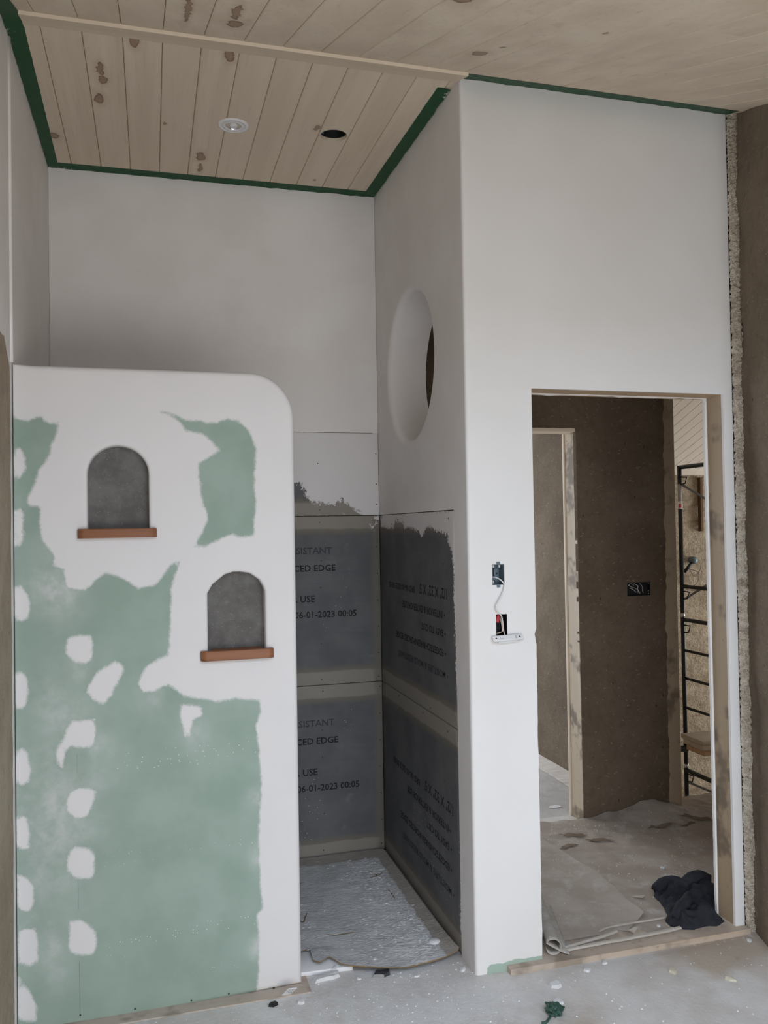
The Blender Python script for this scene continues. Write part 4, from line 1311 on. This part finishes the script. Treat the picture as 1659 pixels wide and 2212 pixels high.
# junction box in the dark hall wall
jb = empty('junction_box', (1.442, 1.195, 1.2315))
tag(jb, 'wide black junction box with loose wires in the dark brown hall wall', 'electrical box')
bm = bmesh.new()
for a in ((-0.0695, -0.0675, -0.002, 0.028, -0.036, 0.036), (0.0675, 0.0695, -0.002, 0.028, -0.036, 0.036), (-0.0695, 0.0695, -0.002, 0.028, 0.034, 0.036), (-0.0695, 0.0695, -0.002, 0.028, -0.036, -0.034), (-0.0695, 0.0695, 0.026, 0.028, -0.036, 0.036)):
    add_box(bm, *a)
bmobj('box_body', bm, M_BLACK, jb)
for pts in (((-0.064, 0.012, 0.012), (-0.05, 0.004, 0.028), (-0.034, 0.006, 0.026), (-0.02, 0.014, 0.018)), ((-0.048, 0.01, 0.006), (-0.03, 0.003, -0.004), (-0.012, 0.008, -0.018)),
            ((-0.018, 0.02, 0.008), (-0.006, 0.004, -0.006), (0.0, 0.006, -0.024)), ((-0.016, 0.02, 0.028), (-0.002, 0.004, 0.016), (-0.004, 0.004, 0.0), (0.012, 0.006, -0.026)),
            ((0.014, 0.015, 0.030), (0.024, 0.003, 0.012), (0.024, 0.003, -0.008), (0.032, 0.008, -0.024)), ((-0.05, 0.015, 0.02), (-0.04, 0.005, 0.01), (-0.028, 0.012, 0.008))):
    tube('wire', spline(pts, 6), 0.0015, M_TANW if random.random() < 0.6 else M_CABLE, jb, 6)
for x, z in ((0.060, 0.029), (0.059, -0.012), (0.059, -0.026)):
    bm = bmesh.new()
    add_lathe(bm, [(0.0, -0.001), (0.003, -0.001), (0.0032, 0.004)], (x, -0.001, z), 'Y', 10)
    bmobj('screw', bm, M_SILVER, jb)

# ------------------------------------------------------------------ scaffold in the tall space
sx, sy0, sy1 = 3.165, 3.265, 2.0
sf = empty('scaffold', (sx, sy0, -1.55))
tag(sf, 'black steel scaffold frame with ladder rungs seen through the doorway', 'scaffold')


def loc(p):
    return (p[0] - sx, p[1] - sy0, p[2] + 1.55)


for y in (sy0, sy1):
    tube('post', [loc((sx, y, -1.55)), loc((sx, y, 2.06))], 0.0175, M_BLACKP, sf, 14)
for z, r in ((2.045, 0.0175), (1.055, 0.0165), (0.780, 0.0165), (0.525, 0.0115), (0.295, 0.0115), (0.053, 0.0115), (-0.465, 0.0185), (-0.715, 0.0115), (-0.96, 0.0115), (-1.2, 0.0115)):
    tube('rung', [loc((sx, sy0, z)), loc((sx, sy1, z))], r, M_BLACKP, sf, 10)
for z in (0.815, -0.43):
    tube('coupling', [loc((sx, sy0, z - 0.017)), loc((sx, sy0, z + 0.017))], 0.019, M_SILVER, sf, 14)
tube('label_sleeve', [loc((sx, sy0, 1.765)), loc((sx, sy0, 1.905))], 0.0181, M_GREYMARK, sf, 14)
tube('label_sleeve', [loc((sx, sy0, 1.70)), loc((sx, sy0, 1.765))], 0.0181, M_WHITEPL, sf, 14)
box('red_mark', -0.019, 0.0, -0.0185, -0.006, 3.26, 3.29, M_RED, sf)
for z in (1.93, 0.98, 0.70, -0.53):
    bm = bmesh.new()
    add_tube(bm, [loc((sx, sy0, z + 0.035)), loc((sx + 0.02, sy0 - 0.07, z + 0.03)), loc((sx + 0.015, sy0 - 0.055, z - 0.02)), loc((sx, sy0 - 0.01, z - 0.03))], 0.006, 8)
    bmobj('lock_hook', bm, M_BLACKP, sf, True)
for a, b in (((sx, sy0 - 0.03, 1.90), (4.9, sy0 - 0.1, 0.95)), ((sx, sy0 - 0.03, 0.95), (4.9, sy0 - 0.1, 1.85)), ((sx, sy0 - 0.03, -0.56), (4.9, sy0 - 0.1, -1.35))):
    tube('brace', [loc(a), loc(b)], 0.0095, M_GREYST, sf, 10)

for k, (z0, z1, d, lab) in enumerate(((-0.178, -0.145, 0.0, 'top scaffold plank of the stack on the black frame'), (-0.224, -0.181, 0.012, 'middle scaffold plank of the stack on the black frame'), (-0.272, -0.227, 0.03, 'lowest scaffold plank of the stack on the black frame'))):
    tag(box('scaffold_plank', 3.085 + d, 5.2, 2.93 + d, 3.215 - d, z0, z1, M_GREYWOOD if k < 2 else M_STUDX, None, 0.004, 2), lab, 'plank', 'planks on the scaffold')
bm = bmesh.new()
add_box(bm, 3.06, 3.16, 3.216, 3.246, -0.30, -0.255, 0.003, 1)
o = bmobj('bracket', bm, M_BLACKP, sf)
o.data.transform(Matrix.Translation((-sx, -sy0, 1.55)))

tag(box('wooden_batten', 3.925, 3.955, 4.03, 4.075, 1.50, 2.01, M_DARKWOOD, None, 0.003, 1), 'narrow dark wooden batten hanging on the straw wall behind the scaffold', 'batten')
pl_ = empty('wall_outlet', (3.835, 4.05, 1.228))
tag(pl_, 'round metal outlet with loose wires on the straw wall behind the scaffold', 'outlet')
bm = bmesh.new()
add_lathe(bm, [(0.0, -0.05), (0.02, -0.048), (0.034, -0.04), (0.036, 0.0), (0.034, 0.02)], (0, 0, 0), 'Y', 20)
bmobj('cap', bm, M_GALV, pl_, True)
tube('pipe', [(-0.02, -0.02, -0.02), (-0.09, 0.0, -0.11)], 0.014, M_BLACK, pl_)
for q in (((-0.05, -0.02, -0.08), (0.03, -0.05, -0.12), (0.0, -0.05, -0.22), (-0.07, -0.02, -0.25)), ((-0.06, -0.02, -0.06), (-0.02, -0.05, -0.15), (0.04, -0.05, -0.1), (0.06, -0.05, -0.03)), ((-0.09, -0.02, -0.27), (0.02, -0.05, -0.29), (0.12, -0.04, -0.27), (0.2, -0.02, -0.26))):
    tube('wire', spline(q, 8), 0.0022, M_SCREW, pl_, 5)

# ------------------------------------------------------------------ floor coverings
struct(box('trim_4', 0.118, 1.118, -0.036, 0.10, -0.004, 0.020, M_PLATE, None, 0.002, 1))


def sheet(name, label, outline, zf, th, mat, grid=0.02, cat='paper sheet', edge_mat=None):
    """A loose sheet lying on the floor: outline in X, Y; zf(x, y) its height."""
    o = slab(name, (0, 0, 0), (1, 0, 0), (0, 1, 0), th, [(a, b, 0.0) for a, b in densify(outline, grid)], (), grid, mat, None, back=False)
    for v in o.data.vertices:
        v.co.z += zf(v.co.x, v.co.y) + th
    if edge_mat:
        o.data.materials.append(edge_mat)
        for p in o.data.polygons:
            if abs(p.normal.z) < 0.5:
                p.material_index = 1
    o.data.polygons.foreach_set('use_smooth', [abs(p.normal.z) > 0.6 for p in o.data.polygons])
    return tag(o, label, cat)


N3 = lambda x, y, s, k=0.0: mnoise.noise(Vector((x * s, y * s, k)))
card_out = [(-0.75, 1.17), (-0.045, 1.17), (-0.018, 1.15), (-0.020, 0.8), (-0.022, 0.5), (-0.014, 0.174), (-0.010, 0.140), (-0.018, 0.128), (-0.083, 0.098), (-0.158, 0.082), (-0.229, 0.078), (-0.292, 0.094), (-0.354, 0.117), (-0.415, 0.142), (-0.451, 0.170),
            (-0.464, 0.198), (-0.478, 0.222), (-0.502, 0.196), (-0.522, 0.186), (-0.540, 0.225), (-0.536, 0.318), (-0.572, 0.312), (-0.62, 0.34), (-0.75, 0.36)]


def card_z(x, y):
    z = 0.020 + 0.004 * N3(x, y, 4, 1) + 0.0022 * N3(x, y, 17, 2) + 0.0014 * N3(x, y, 45, 5)
    if y < 0.35:
        z += 0.008 * (0.35 - y) / 0.25
    if x > -0.05:
        z += 0.006 * (x + 0.05) / 0.04
    return z + (0.012 * max(0, 1 - abs(x + 0.50) / 0.05) if y < 0.3 else 0)


card = sheet('cardboard_sheet', 'plaster-splashed grey cardboard covering the shower floor with a torn front edge', card_out, card_z, 0.004, M_CARD, 0.017, 'cardboard', M_CARDEDGE)
o = box('white_strip', -0.66, -0.405, 0.170, 0.330, 0.0, 0.016, M_WHITEPL, None, 0.003, 2, Matrix.Translation((-0.5, 0.2, 0)) @ Matrix.Rotation(-0.06, 4, 'Z') @ Matrix.Translation((0.5, -0.2, 0)))
tag(o, 'glossy white plastic strip under the torn corner of the cardboard', 'strip')
# slits torn in the cardboard
for q in (((-0.455, 0.405), (-0.425, 0.392), (-0.375, 0.385), (-0.345, 0.388)), ((-0.545, 0.62), (-0.525, 0.53), (-0.505, 0.575), (-0.49, 0.61)), ((-0.56, 0.90), (-0.50, 0.895), (-0.45, 0.90)), ((-0.115, 0.62), (-0.118, 0.72)), ((-0.11, 0.83), (-0.135, 0.90), (-0.15, 0.925)), ((-0.165, 0.86), (-0.13, 0.865), (-0.09, 0.90))):
    L = spline([(a, b, 0) for a, b in q], 8)
    vs_, fs_ = [], []
    for i, p_ in enumerate(L):
        w_ = 0.0028 * math.sin(math.pi * (i + 0.5) / len(L)) + 0.0006
        t_ = (L[min(i + 1, len(L) - 1)] - L[max(i - 1, 0)]).normalized()
        for sg in (-1, 1):
            x_, y_ = p_.x - t_.y * w_ * sg, p_.y + t_.x * w_ * sg
            vs_.append((x_, y_, card_z(x_, y_) + 0.0047))
    for i in range(len(L) - 1):
        fs_.append((2 * i, 2 * i + 1, 2 * i + 3, 2 * i + 2))
    pyobj('torn_slit', vs_, fs_, M_CARDEDGE, card)
# rough stuff scraped onto the cardboard
bm = bmesh.new()
for k in range(520):
    t = random.random() ** 0.6
    x = -0.075 - abs(random.gauss(0, 0.10)) if t > 0.2 else random.uniform(-0.55, -0.05)
    y = random.uniform(0.16, 1.08)
    if x < -0.55:
        continue
    s = random.uniform(0.002, 0.008)
    z = card_z(x, y) + 0.0042
    vs = []
    a0 = random.uniform(0, 6.28)
    for i in range(5):
        a = a0 + i * 1.257
        r = s * random.uniform(0.5, 1.3)
        vs.append(bm.verts.new((x + r * math.cos(a) * 1.5, y + r * math.sin(a) * 0.8, z - 0.001)))
    top = bm.verts.new((x, y, z + s * random.uniform(0.2, 0.5)))
    for i in range(5):
        bm.faces.new((vs[i], vs[(i + 1) % 5], top))
tag(bmobj('plaster_splatter', bm, plain('grey_plaster_splash', (0.80, 0.80, 0.805), 0.85, var=0.12), card, True), kind='stuff')

# hall floor paper


def hall_z(x, y):
    z = 0.0175 + 0.005 * max(0, N3(x, y, 3, 1)) + 0.003 * (1 - abs(N3(x, y, 5, 12)) * 2) ** 4 + 0.0016 * N3(x, y, 11, 2) + 0.0012 * abs(N3(x, y, 34, 3))
    ridge = 0.074 * math.exp(-((x - 1.47) / 0.17) ** 2) + 0.024 * math.exp(-((x - 1.2) / 0.12) ** 2) + 0.018 * math.exp(-((x - 0.9) / 0.2) ** 2)
    t = max(0.0, (y - 0.98) / 0.2)
    z += ridge * min(1, t) ** 1.4
    if y > 0.75:
        z += 0.012 * (1 - abs(N3(x + 0.3 * y, y, 9, 8))) ** 3 * min(1, (y - 0.75) / 0.1)
    return z


hallpaper = sheet('floor_paper', 'brown builders paper wrinkled against the dark hall wall', [(0.27, 0.05), (1.06, 0.06), (1.10, 0.13), (2.2, 0.14), (2.2, 1.188), (1.72, 1.188), (1.60, 1.188), (1.3, 1.189), (1.0, 1.188), (0.6, 1.25), (0.27, 1.25)], hall_z, 0.0012, M_PAPER, 0.022, 'floor paper')
sheet('floor_paper', 'overlapping piece of brown paper along the left side of the hall floor', [(0.30, 0.09), (0.66, 0.095), (0.795, 0.19), (0.81, 0.4), (0.815, 0.59), (0.79, 0.8), (0.762, 1.03), (0.6, 1.05), (0.30, 1.04)], lambda x, y: hall_z(x, y) + 0.0022 + 0.008 * max(0, 1 - (0.80 - x) / 0.05) * (0.6 + N3(x, y, 8, 4)), 0.0014, M_PAPERB, 0.022, 'floor paper')
sheet('floor_paper', 'crumpled brown paper spilling through the far opening beside the wooden post', [(1.66, 1.06), (1.76, 1.03), (2.1, 1.05), (2.1, 1.33), (1.72, 1.33), (1.695, 1.2)], lambda x, y: 0.024 + 0.016 * max(0, (y - 1.05) / 0.28) + 0.010 * abs(N3(x, y, 9, 7)) + 0.005 * N3(x, y, 26, 3), 0.0014, M_PAPER, 0.014, 'floor paper')
# curled roll of paper beside the jamb
ax = Vector((0.405 - 0.305, 0.34 - 0.008, 0)).normalized()
sd_ = Vector((ax.y, -ax.x, 0))
vs, fs = [], []
nl, na = 14, 26
for i in range(nl):
    p = Vector((0.305, 0.008, 0.024)) + ax * (0.40 * i / (nl - 1))
    for j in range(na):
        t = j / (na - 1)
        if t < 0.72:
            a = -1.2 + t / 0.72 * 5.4
            r = 0.026 + 0.004 * t
            q = p + sd_ * (-r * math.sin(a) * -1.0) + Vector((0, 0, 0.026 - r * math.cos(a)))
        else:
            s = (t - 0.72) / 0.28
            a = -1.2 + 5.4
            r = 0.029
            q = p + sd_ * (r * math.sin(a) + 0.085 * s + 0.0) + Vector((0, 0, (0.026 - r * math.cos(a)) * (1 - s) ** 1.3 + 0.001))
        q = q + Vector((0, 0, 0.0012 * N3(q.x, q.y, 40, j)))
        vs.append(q)
for i in range(nl - 1):
    for j in range(na - 1):
        fs.append((i * na + j, i * na + j + 1, (i + 1) * na + j + 1, (i + 1) * na + j))
o = pyobj('curled_paper', vs, fs, paper_mat('dusty_curled_paper', (0.36, 0.32, 0.27), (0.45, 0.41, 0.36), 0.7), None, True)
md = o.modifiers.new('thickness', 'SOLIDIFY')
md.thickness = 0.0012
tag(o, 'curled edge of dusty floor paper rolled up beside the left door jamb', 'paper')


def strip(label, pts, w, h, mat=M_PAPER2, name='paper_strip', cat='paper strip'):
    P = spline(pts, 8)
    bm = bmesh.new()
    rings = []
    for i, p in enumerate(P):
        t = (P[min(i + 1, len(P) - 1)] - P[max(i - 1, 0)]).normalized()
        s_ = Vector((t.y, -t.x, 0)).normalized()
        k = math.sin(math.pi * min(1, max(0.08, i / (len(P) - 1)))) ** 0.3
        ww_ = w * (0.75 + 0.5 * abs(N3(p.x, p.y, 12, 2))) * (0.4 + 0.6 * k)
        rings.append([bm.verts.new(q) for q in (p - s_ * ww_, p - s_ * ww_ * 0.5 + Vector((0, 0, h)), p + s_ * ww_ * 0.5 + Vector((0, 0, h * 0.8)), p + s_ * ww_)])
    for a, b in zip(rings[:-1], rings[1:]):
        for j in range(4):
            bm.faces.new((a[j], a[(j + 1) % 4], b[(j + 1) % 4], b[j]))
    bm.faces.new(rings[0]); bm.faces.new(list(reversed(rings[-1])))
    return tag(bmobj(name, bm, mat, None, False), label, cat)


strip('long pale folded paper edge lying along the threshold up to the black cloth', [(0.352, 0.022, 0.0225), (0.50, 0.030, 0.0225), (0.66, 0.034, 0.0225), (0.80, 0.040, 0.0225), (0.93, 0.055, 0.0225), (1.03, 0.052, 0.0225)], 0.010, 0.007)
strip('short pale folded paper strip ending at the torn triangle', [(0.365, 0.036, 0.024), (0.46, 0.055, 0.024), (0.55, 0.073, 0.024), (0.615, 0.090, 0.024)], 0.007, 0.007)
strip('thin pale cord on the hall floor running to the black cloth', [(0.55, 0.115, 0.022), (0.602, 0.132, 0.022), (0.70, 0.137, 0.022), (0.79, 0.136, 0.022), (0.87, 0.138, 0.022)], 0.004, 0.005, M_PAPER2, 'cord', 'cord')


def scrap(label, pts, z, mat=M_PAPER2, name='paper_scrap', cat='paper scrap', lift=0.004, th=0.001):
    cx = sum(p[0] for p in pts) / len(pts); cy = sum(p[1] for p in pts) / len(pts)
    o = slab(name, (0, 0, z), (1, 0, 0), (0, 1, 0), th, [(a, b, 0) for a, b in densify(pts, 0.012)], (), 0.012, mat, None, back=False)
    for v in o.data.vertices:
        v.co.z += th + lift * abs(N3(v.co.x, v.co.y, 18, 3)) * 2
    return tag(o, label, cat)


scrap('torn pale paper triangle on the hall floor near the threshold', [(0.625, 0.105), (0.655, 0.050), (0.705, 0.075), (0.668, 0.078)], 0.0255, lift=0.012)
scrap('small pale paper scrap on the hall floor left of the black cloth', [(0.835, 0.345), (0.868, 0.315), (0.895, 0.335), (0.86, 0.345)], 0.0225, lift=0.008)
scrap('round white flake on the floor of the pale room beyond the hall', [(1.02, 1.47), (1.06, 1.455), (1.10, 1.47), (1.09, 1.50), (1.04, 1.50)], 0.0132, M_CHIP, 'plaster_flake', 'flake', 0.003, 0.002)

for lab, cx_, cy_, w_, h_, rt in (('torn dark brown paper shred near the far jamb', 0.93, 1.02, 0.10, 0.035, -0.25), ('long torn dark brown paper shred in the middle of the hall floor', 1.02, 0.93, 0.13, 0.03, -0.45),
                                  ('torn dark brown paper shred left on the hall floor by the overlap', 0.84, 0.90, 0.10, 0.03, 0.2), ('curled dark brown paper shred below the wall ridge', 1.42, 1.0, 0.14, 0.022, 0.05),
                                  ('torn dark brown paper shred at the foot of the wooden post', 1.66, 1.03, 0.13, 0.03, -0.6), ('small dark brown paper shred right of the hall wall ridge', 1.56, 0.98, 0.08, 0.02, 0.3)):
    ptl = []
    for a in np.linspace(0, 2 * math.pi, 15)[:-1]:
        q = random.uniform(0.55, 1.15)
        X_, Y_ = 0.7 * w_ * q * math.cos(a), 0.55 * h_ * q * math.sin(a)
        ptl.append((cx_ + X_ * math.cos(rt) - Y_ * math.sin(rt), cy_ + X_ * math.sin(rt) + Y_ * math.cos(rt)))
    o = scrap(lab, ptl, 0.0, M_PAPERD, 'paper_shred', 'paper shred', 0.006)
    for v in o.data.vertices:
        v.co.z += hall_z(v.co.x, v.co.y) + 0.0035
scrap('pale paper strip along the base of the wall in the room beyond the hall', [(1.30, 1.40), (1.455, 1.40), (1.455, 3.6), (1.33, 3.6)], 0.0135, paper_mat('pale_floor_paper', (0.60, 0.56, 0.52), (0.68, 0.64, 0.60), 0.2), 'paper_strip', 'paper strip', 0.003)

# ------------------------------------------------------------------ crumpled black cloth
co = [(0.930, 0.325), (0.955, 0.355), (1.01, 0.350), (1.05, 0.325), (1.09, 0.315), (1.12, 0.335), (1.19, 0.335), (1.20, 0.24), (1.19, 0.17), (1.068, 0.12), (1.062, 0.045), (1.01, 0.022), (0.955, 0.035), (0.905, 0.022), (0.872, 0.036), (0.835, 0.075), (0.845, 0.115), (0.885, 0.165), (0.90, 0.205), (0.915, 0.26)]


def cloth_h(x, y, e):
    q = Vector((x * 9 + 0.8 * N3(x, y, 7, 5), y * 9 + 0.8 * N3(x, y, 7, 9), 1.7))
    r1 = 1 - abs(mnoise.noise(q)) * 2.2
    q2 = Vector((x * 21 + 0.7 * N3(x, y, 14, 2), y * 17, 4.1))
    r2 = 1 - abs(mnoise.noise(q2)) * 2.0
    k = min(1.0, e / 0.045) ** 0.5
    return k * (0.013 + 0.036 * max(0, r1) ** 1.4 + 0.024 * max(0, r2) ** 1.6 + 0.010 * N3(x, y, 6, 11))


oc = densify(co, 0.012)
oc = [(x + 0.006 * N3(x, y, 30, 1), y + 0.006 * N3(x, y, 30, 6)) for x, y in oc]
cl = slab('black_cloth', (0, 0, 0.021), (1, 0, 0), (0, 1, 0), 0.001, [(a, b, 0) for a, b in oc], (), 0.0065, M_CLOTH, None, back=False)
P = np.array([v.co[:] for v in cl.data.vertices])
E_ = sdf(P[:, 0], P[:, 1], oc)
for v, e in zip(cl.data.vertices, E_):
    z = cloth_h(v.co.x, v.co.y, max(0.0, e))
    v.co.z += z if v.co.z > 0.0205 else 0.0
cl.data.polygons.foreach_set('use_smooth', [True] * len(cl.data.polygons))
tag(cl, 'crumpled black cloth on the floor beside the right door jamb', 'cloth')
bm = bmesh.new()
for pts, r in ((((0.935, 0.322, 0.045), (0.975, 0.330, 0.062), (1.02, 0.315, 0.070), (1.07, 0.295, 0.060)), (0.018, 0.026, 0.026, 0.02)), (((1.05, 0.305, 0.06), (1.10, 0.315, 0.072), (1.15, 0.318, 0.075), (1.19, 0.31, 0.06)), (0.018, 0.027, 0.028, 0.02)),
               (((0.86, 0.075, 0.05), (0.90, 0.10, 0.072), (0.95, 0.13, 0.078), (1.0, 0.19, 0.07)), (0.014, 0.022, 0.022, 0.015))):
    S_ = spline(pts, 6)
    rads = [r[min(int(i / 6), 3)] + (r[min(int(i / 6) + 1, 3)] - r[min(int(i / 6), 3)]) * (i % 6) / 6 for i in range(len(S_))]
    add_tube(bm, S_, rads, 14)
for v in bm.verts:
    d = 0.005 * mnoise.noise(v.co * 40) + 0.004 * mnoise.noise(v.co * 90)
    v.co += Vector((d, -d, d))
bmobj('rolled_fold', bm, M_CLOTH, cl, True)

# ------------------------------------------------------------------ debris on the main floor


def chip(name, label, x, y, pts, h, mat, cat, rot=0.0, z=0.0):
    bm = bmesh.new()
    c, s_ = math.cos(rot), math.sin(rot)
    lo, hi = [], []
    for a, b in pts:
        X, Y = x + a * c - b * s_, y + a * s_ + b * c
        lo.append(bm.verts.new((X, Y, z)))
        hi.append(bm.verts.new((x + (X - x) * 0.86, y + (Y - y) * 0.86, z + h * random.uniform(0.75, 1.15))))
    n = len(pts)
    bm.faces.new(list(reversed(lo)))
    top = bm.verts.new((x, y, z + h * 1.1))
    for i in range(n):
        j = (i + 1) % n
        bm.faces.new((lo[i], lo[j], hi[j], hi[i]))
        bm.faces.new((hi[i], hi[j], top))
    return tag(bmobj(name, bm, mat), label, cat)


chip('plaster_chunk', 'long white plaster chunk on the floor in front of the cardboard', -0.505, 0.140, [(-0.052, 0.008), (-0.050, -0.016), (-0.015, -0.012), (0.02, -0.014), (0.046, -0.006), (0.05, 0.014), (0.02, 0.018), (-0.02, 0.012)], 0.012, M_CHIP, 'plaster chunk', 0.1)
chip('plaster_chunk', 'small white plaster lump leaning behind the long chunk', -0.472, 0.175, [(-0.02, 0.0), (0.0, -0.012), (0.022, -0.004), (0.018, 0.016), (0.0, 0.010)], 0.016, M_CHIP, 'plaster chunk', 0.3)
chip('plastic_shard', 'dark shiny curved plastic shard on the floor before the shower', -0.318, 0.112, [(-0.034, -0.012), (0.004, -0.026), (0.030, -0.018), (0.040, 0.014), (0.012, 0.010), (-0.012, 0.022)], 0.010, plain('dark_shiny_plastic', (0.055, 0.058, 0.065), 0.2, spec=0.7, var=0.3), 'plastic shard', 0.1)
tg = empty('paper_tag', (-0.662, 0.075, 0.003))
tag(tg, 'small white perforated tag leaning at the bottom corner of the low wall', 'tag')
tg.rotation_euler = (0.75, 0.25, 0.35)
box('card', -0.017, 0.017, -0.001, 0.001, 0.0, 0.048, M_WHITEPL, tg)
for i in range(4):
    for j in range(3):
        box('perforation', -0.011 + i * 0.0065, -0.008 + i * 0.0065, -0.0014, -0.0008, 0.020 + j * 0.009, 0.022 + j * 0.009, M_SCREW, tg)
chip('rubber_scrap', 'tiny black scrap on the floor left of the perforated tag', -0.712, 0.030, [(-0.016, 0.004), (-0.004, -0.010), (0.016, -0.008), (0.012, 0.004), (-0.002, 0.012)], 0.010, M_BLACK, 'scrap', 0.4)
for (x, y, s, m_, lab) in ((0.828, -0.285, 0.021, M_CREAM, 'cream plaster flake near the right wall'), (0.672, -0.182, 0.020, M_CREAM, 'cream plaster flake left of the one near the right wall'),
                           (0.388, -0.085, 0.016, M_CHIP, 'white plaster lump just in front of the threshold left end'), (0.476, -0.056, 0.014, M_CHIP, 'white plaster lump against the threshold board'),
                           (0.238, -0.140, 0.024, M_CHIP, 'flat white plaster smear flake near the doorway wall'), (1.075, -0.075, 0.014, M_CHIP, 'white crumb in the corner by the right wall'),
                           (0.20, -0.235, 0.02, M_CHIP, 'white splash of plaster above the green wad'), (0.792, 0.085, 0.011, M_CHIP, 'white crumb beside the black cloth'),
                           (-0.40, 0.105, 0.010, M_CHIP, 'white crumb between the plaster chunk and the dark shard'), (-0.20, 0.06, 0.010, M_CHIP, 'white crumb right of the dark shard'),
                           (-0.62, 0.02, 0.018, M_CHIP, 'grey-white flake below the perforated tag'), (-0.03, 0.052, 0.016, M_CHIP, 'white crumb at the foot of the wall corner'),
                           (1.13, 0.56, 0.012, M_CHIP, 'white crumb behind the black cloth')):
    pts = [(s * random.uniform(0.6, 1.2) * math.cos(a), s * random.uniform(0.5, 0.9) * math.sin(a)) for a in np.linspace(0, 2 * math.pi, 8)[:-1]]
    chip('plaster_flake', lab, x, y, pts, s * 0.45, m_, 'plaster flake', random.uniform(0, 3), hall_z(x, y) + 0.002 if (y > 0.07 and x > 0.3) else 0.0)
# round plaster blob on the cardboard
bm = bmesh.new()
add_lathe(bm, [(0.0, 0.010), (0.012, 0.009), (0.020, 0.006), (0.024, 0.0)], (-0.078, 0.222, card_z(-0.078, 0.222) + 0.0035), 'Z', 18)
tag(bmobj('plaster_blob', bm, M_CHIP, None, True), 'round white plaster blob near the front corner of the cardboard', 'plaster blob')

# green tape wad
bm = bmesh.new()
bmesh.ops.create_icosphere(bm, subdivisions=4, radius=0.024)
for v in bm.verts:
    q = v.co * 55
    k = 1 + 0.55 * (abs(mnoise.noise(q)) - 0.25) + 0.35 * mnoise.noise(v.co * 120)
    v.co = Vector((v.co.x * k * 1.1, v.co.y * k * 1.2, max(-0.012, v.co.z * k * 0.8)))
bmesh.ops.translate(bm, vec=(0.158, -0.285, 0.0125), verts=bm.verts)
wad = bmobj('tape_wad', bm, plain('crumpled_green_tape', (0.035, 0.085, 0.062), 0.5, var=0.8, scale=60), None, False)
tag(wad, 'crumpled wad of green masking tape on the floor at the bottom edge', 'tape wad')
tube('loose_end', spline([(0.140, -0.297, 0.004), (0.122, -0.315, 0.004), (0.105, -0.330, 0.005), (0.092, -0.328, 0.004)], 5), 0.0045, M_TAPE if False else plain('green_tape_end', (0.035, 0.085, 0.062), 0.5), wad, 6)

# crumbs and dust specks: nobody could count them
bm = bmesh.new()
for k in range(950):
    if random.random() < 0.55:
        x, y = random.gauss(-0.35, 0.28), random.gauss(-0.12, 0.17)
    else:
        x, y = random.uniform(-1.3, 1.02), random.uniform(-0.75, 0.10)
    if y > 0.05 and (x < -0.6 or x > -0.02) or y > 0.13 or x > 1.02 or y > -0.045 and x > 0.0:
        continue
    s = random.choice((0.001, 0.0012, 0.0016, 0.002, 0.0028, 0.004)) * random.uniform(0.7, 1.3)
    vs = [bm.verts.new((x + s * random.uniform(0.6, 1.4) * math.cos(a), y + s * random.uniform(0.6, 1.4) * math.sin(a), 0.0)) for a in (0.3, 1.9, 3.4, 5.0)]
    t = bm.verts.new((x + random.uniform(-s, s) * 0.3, y, s * random.uniform(0.5, 1.0)))
    for i in range(4):
        bm.faces.new((vs[i], vs[(i + 1) % 4], t))
tag(bmobj('plaster_crumbs', bm, M_CHIP), 'white plaster crumbs scattered over the dusty floor', 'debris', kind='stuff')
bm = bmesh.new()
for k in range(260):
    x, y = random.uniform(0.52, 1.9), random.uniform(0.1, 1.15)
    s = random.uniform(0.001, 0.0028)
    z = hall_z(x, y) + 0.005
    vs = [bm.verts.new((x + s * math.cos(a) * random.uniform(0.6, 1.5), y + s * math.sin(a), z - 0.004)) for a in (0.3, 1.9, 3.4, 5.0)]
    t = bm.verts.new((x, y, z + s))
    for i in range(4):
        bm.faces.new((vs[i], vs[(i + 1) % 4], t))
tag(bmobj('plaster_crumbs', bm, M_CHIP, hallpaper), kind='stuff')
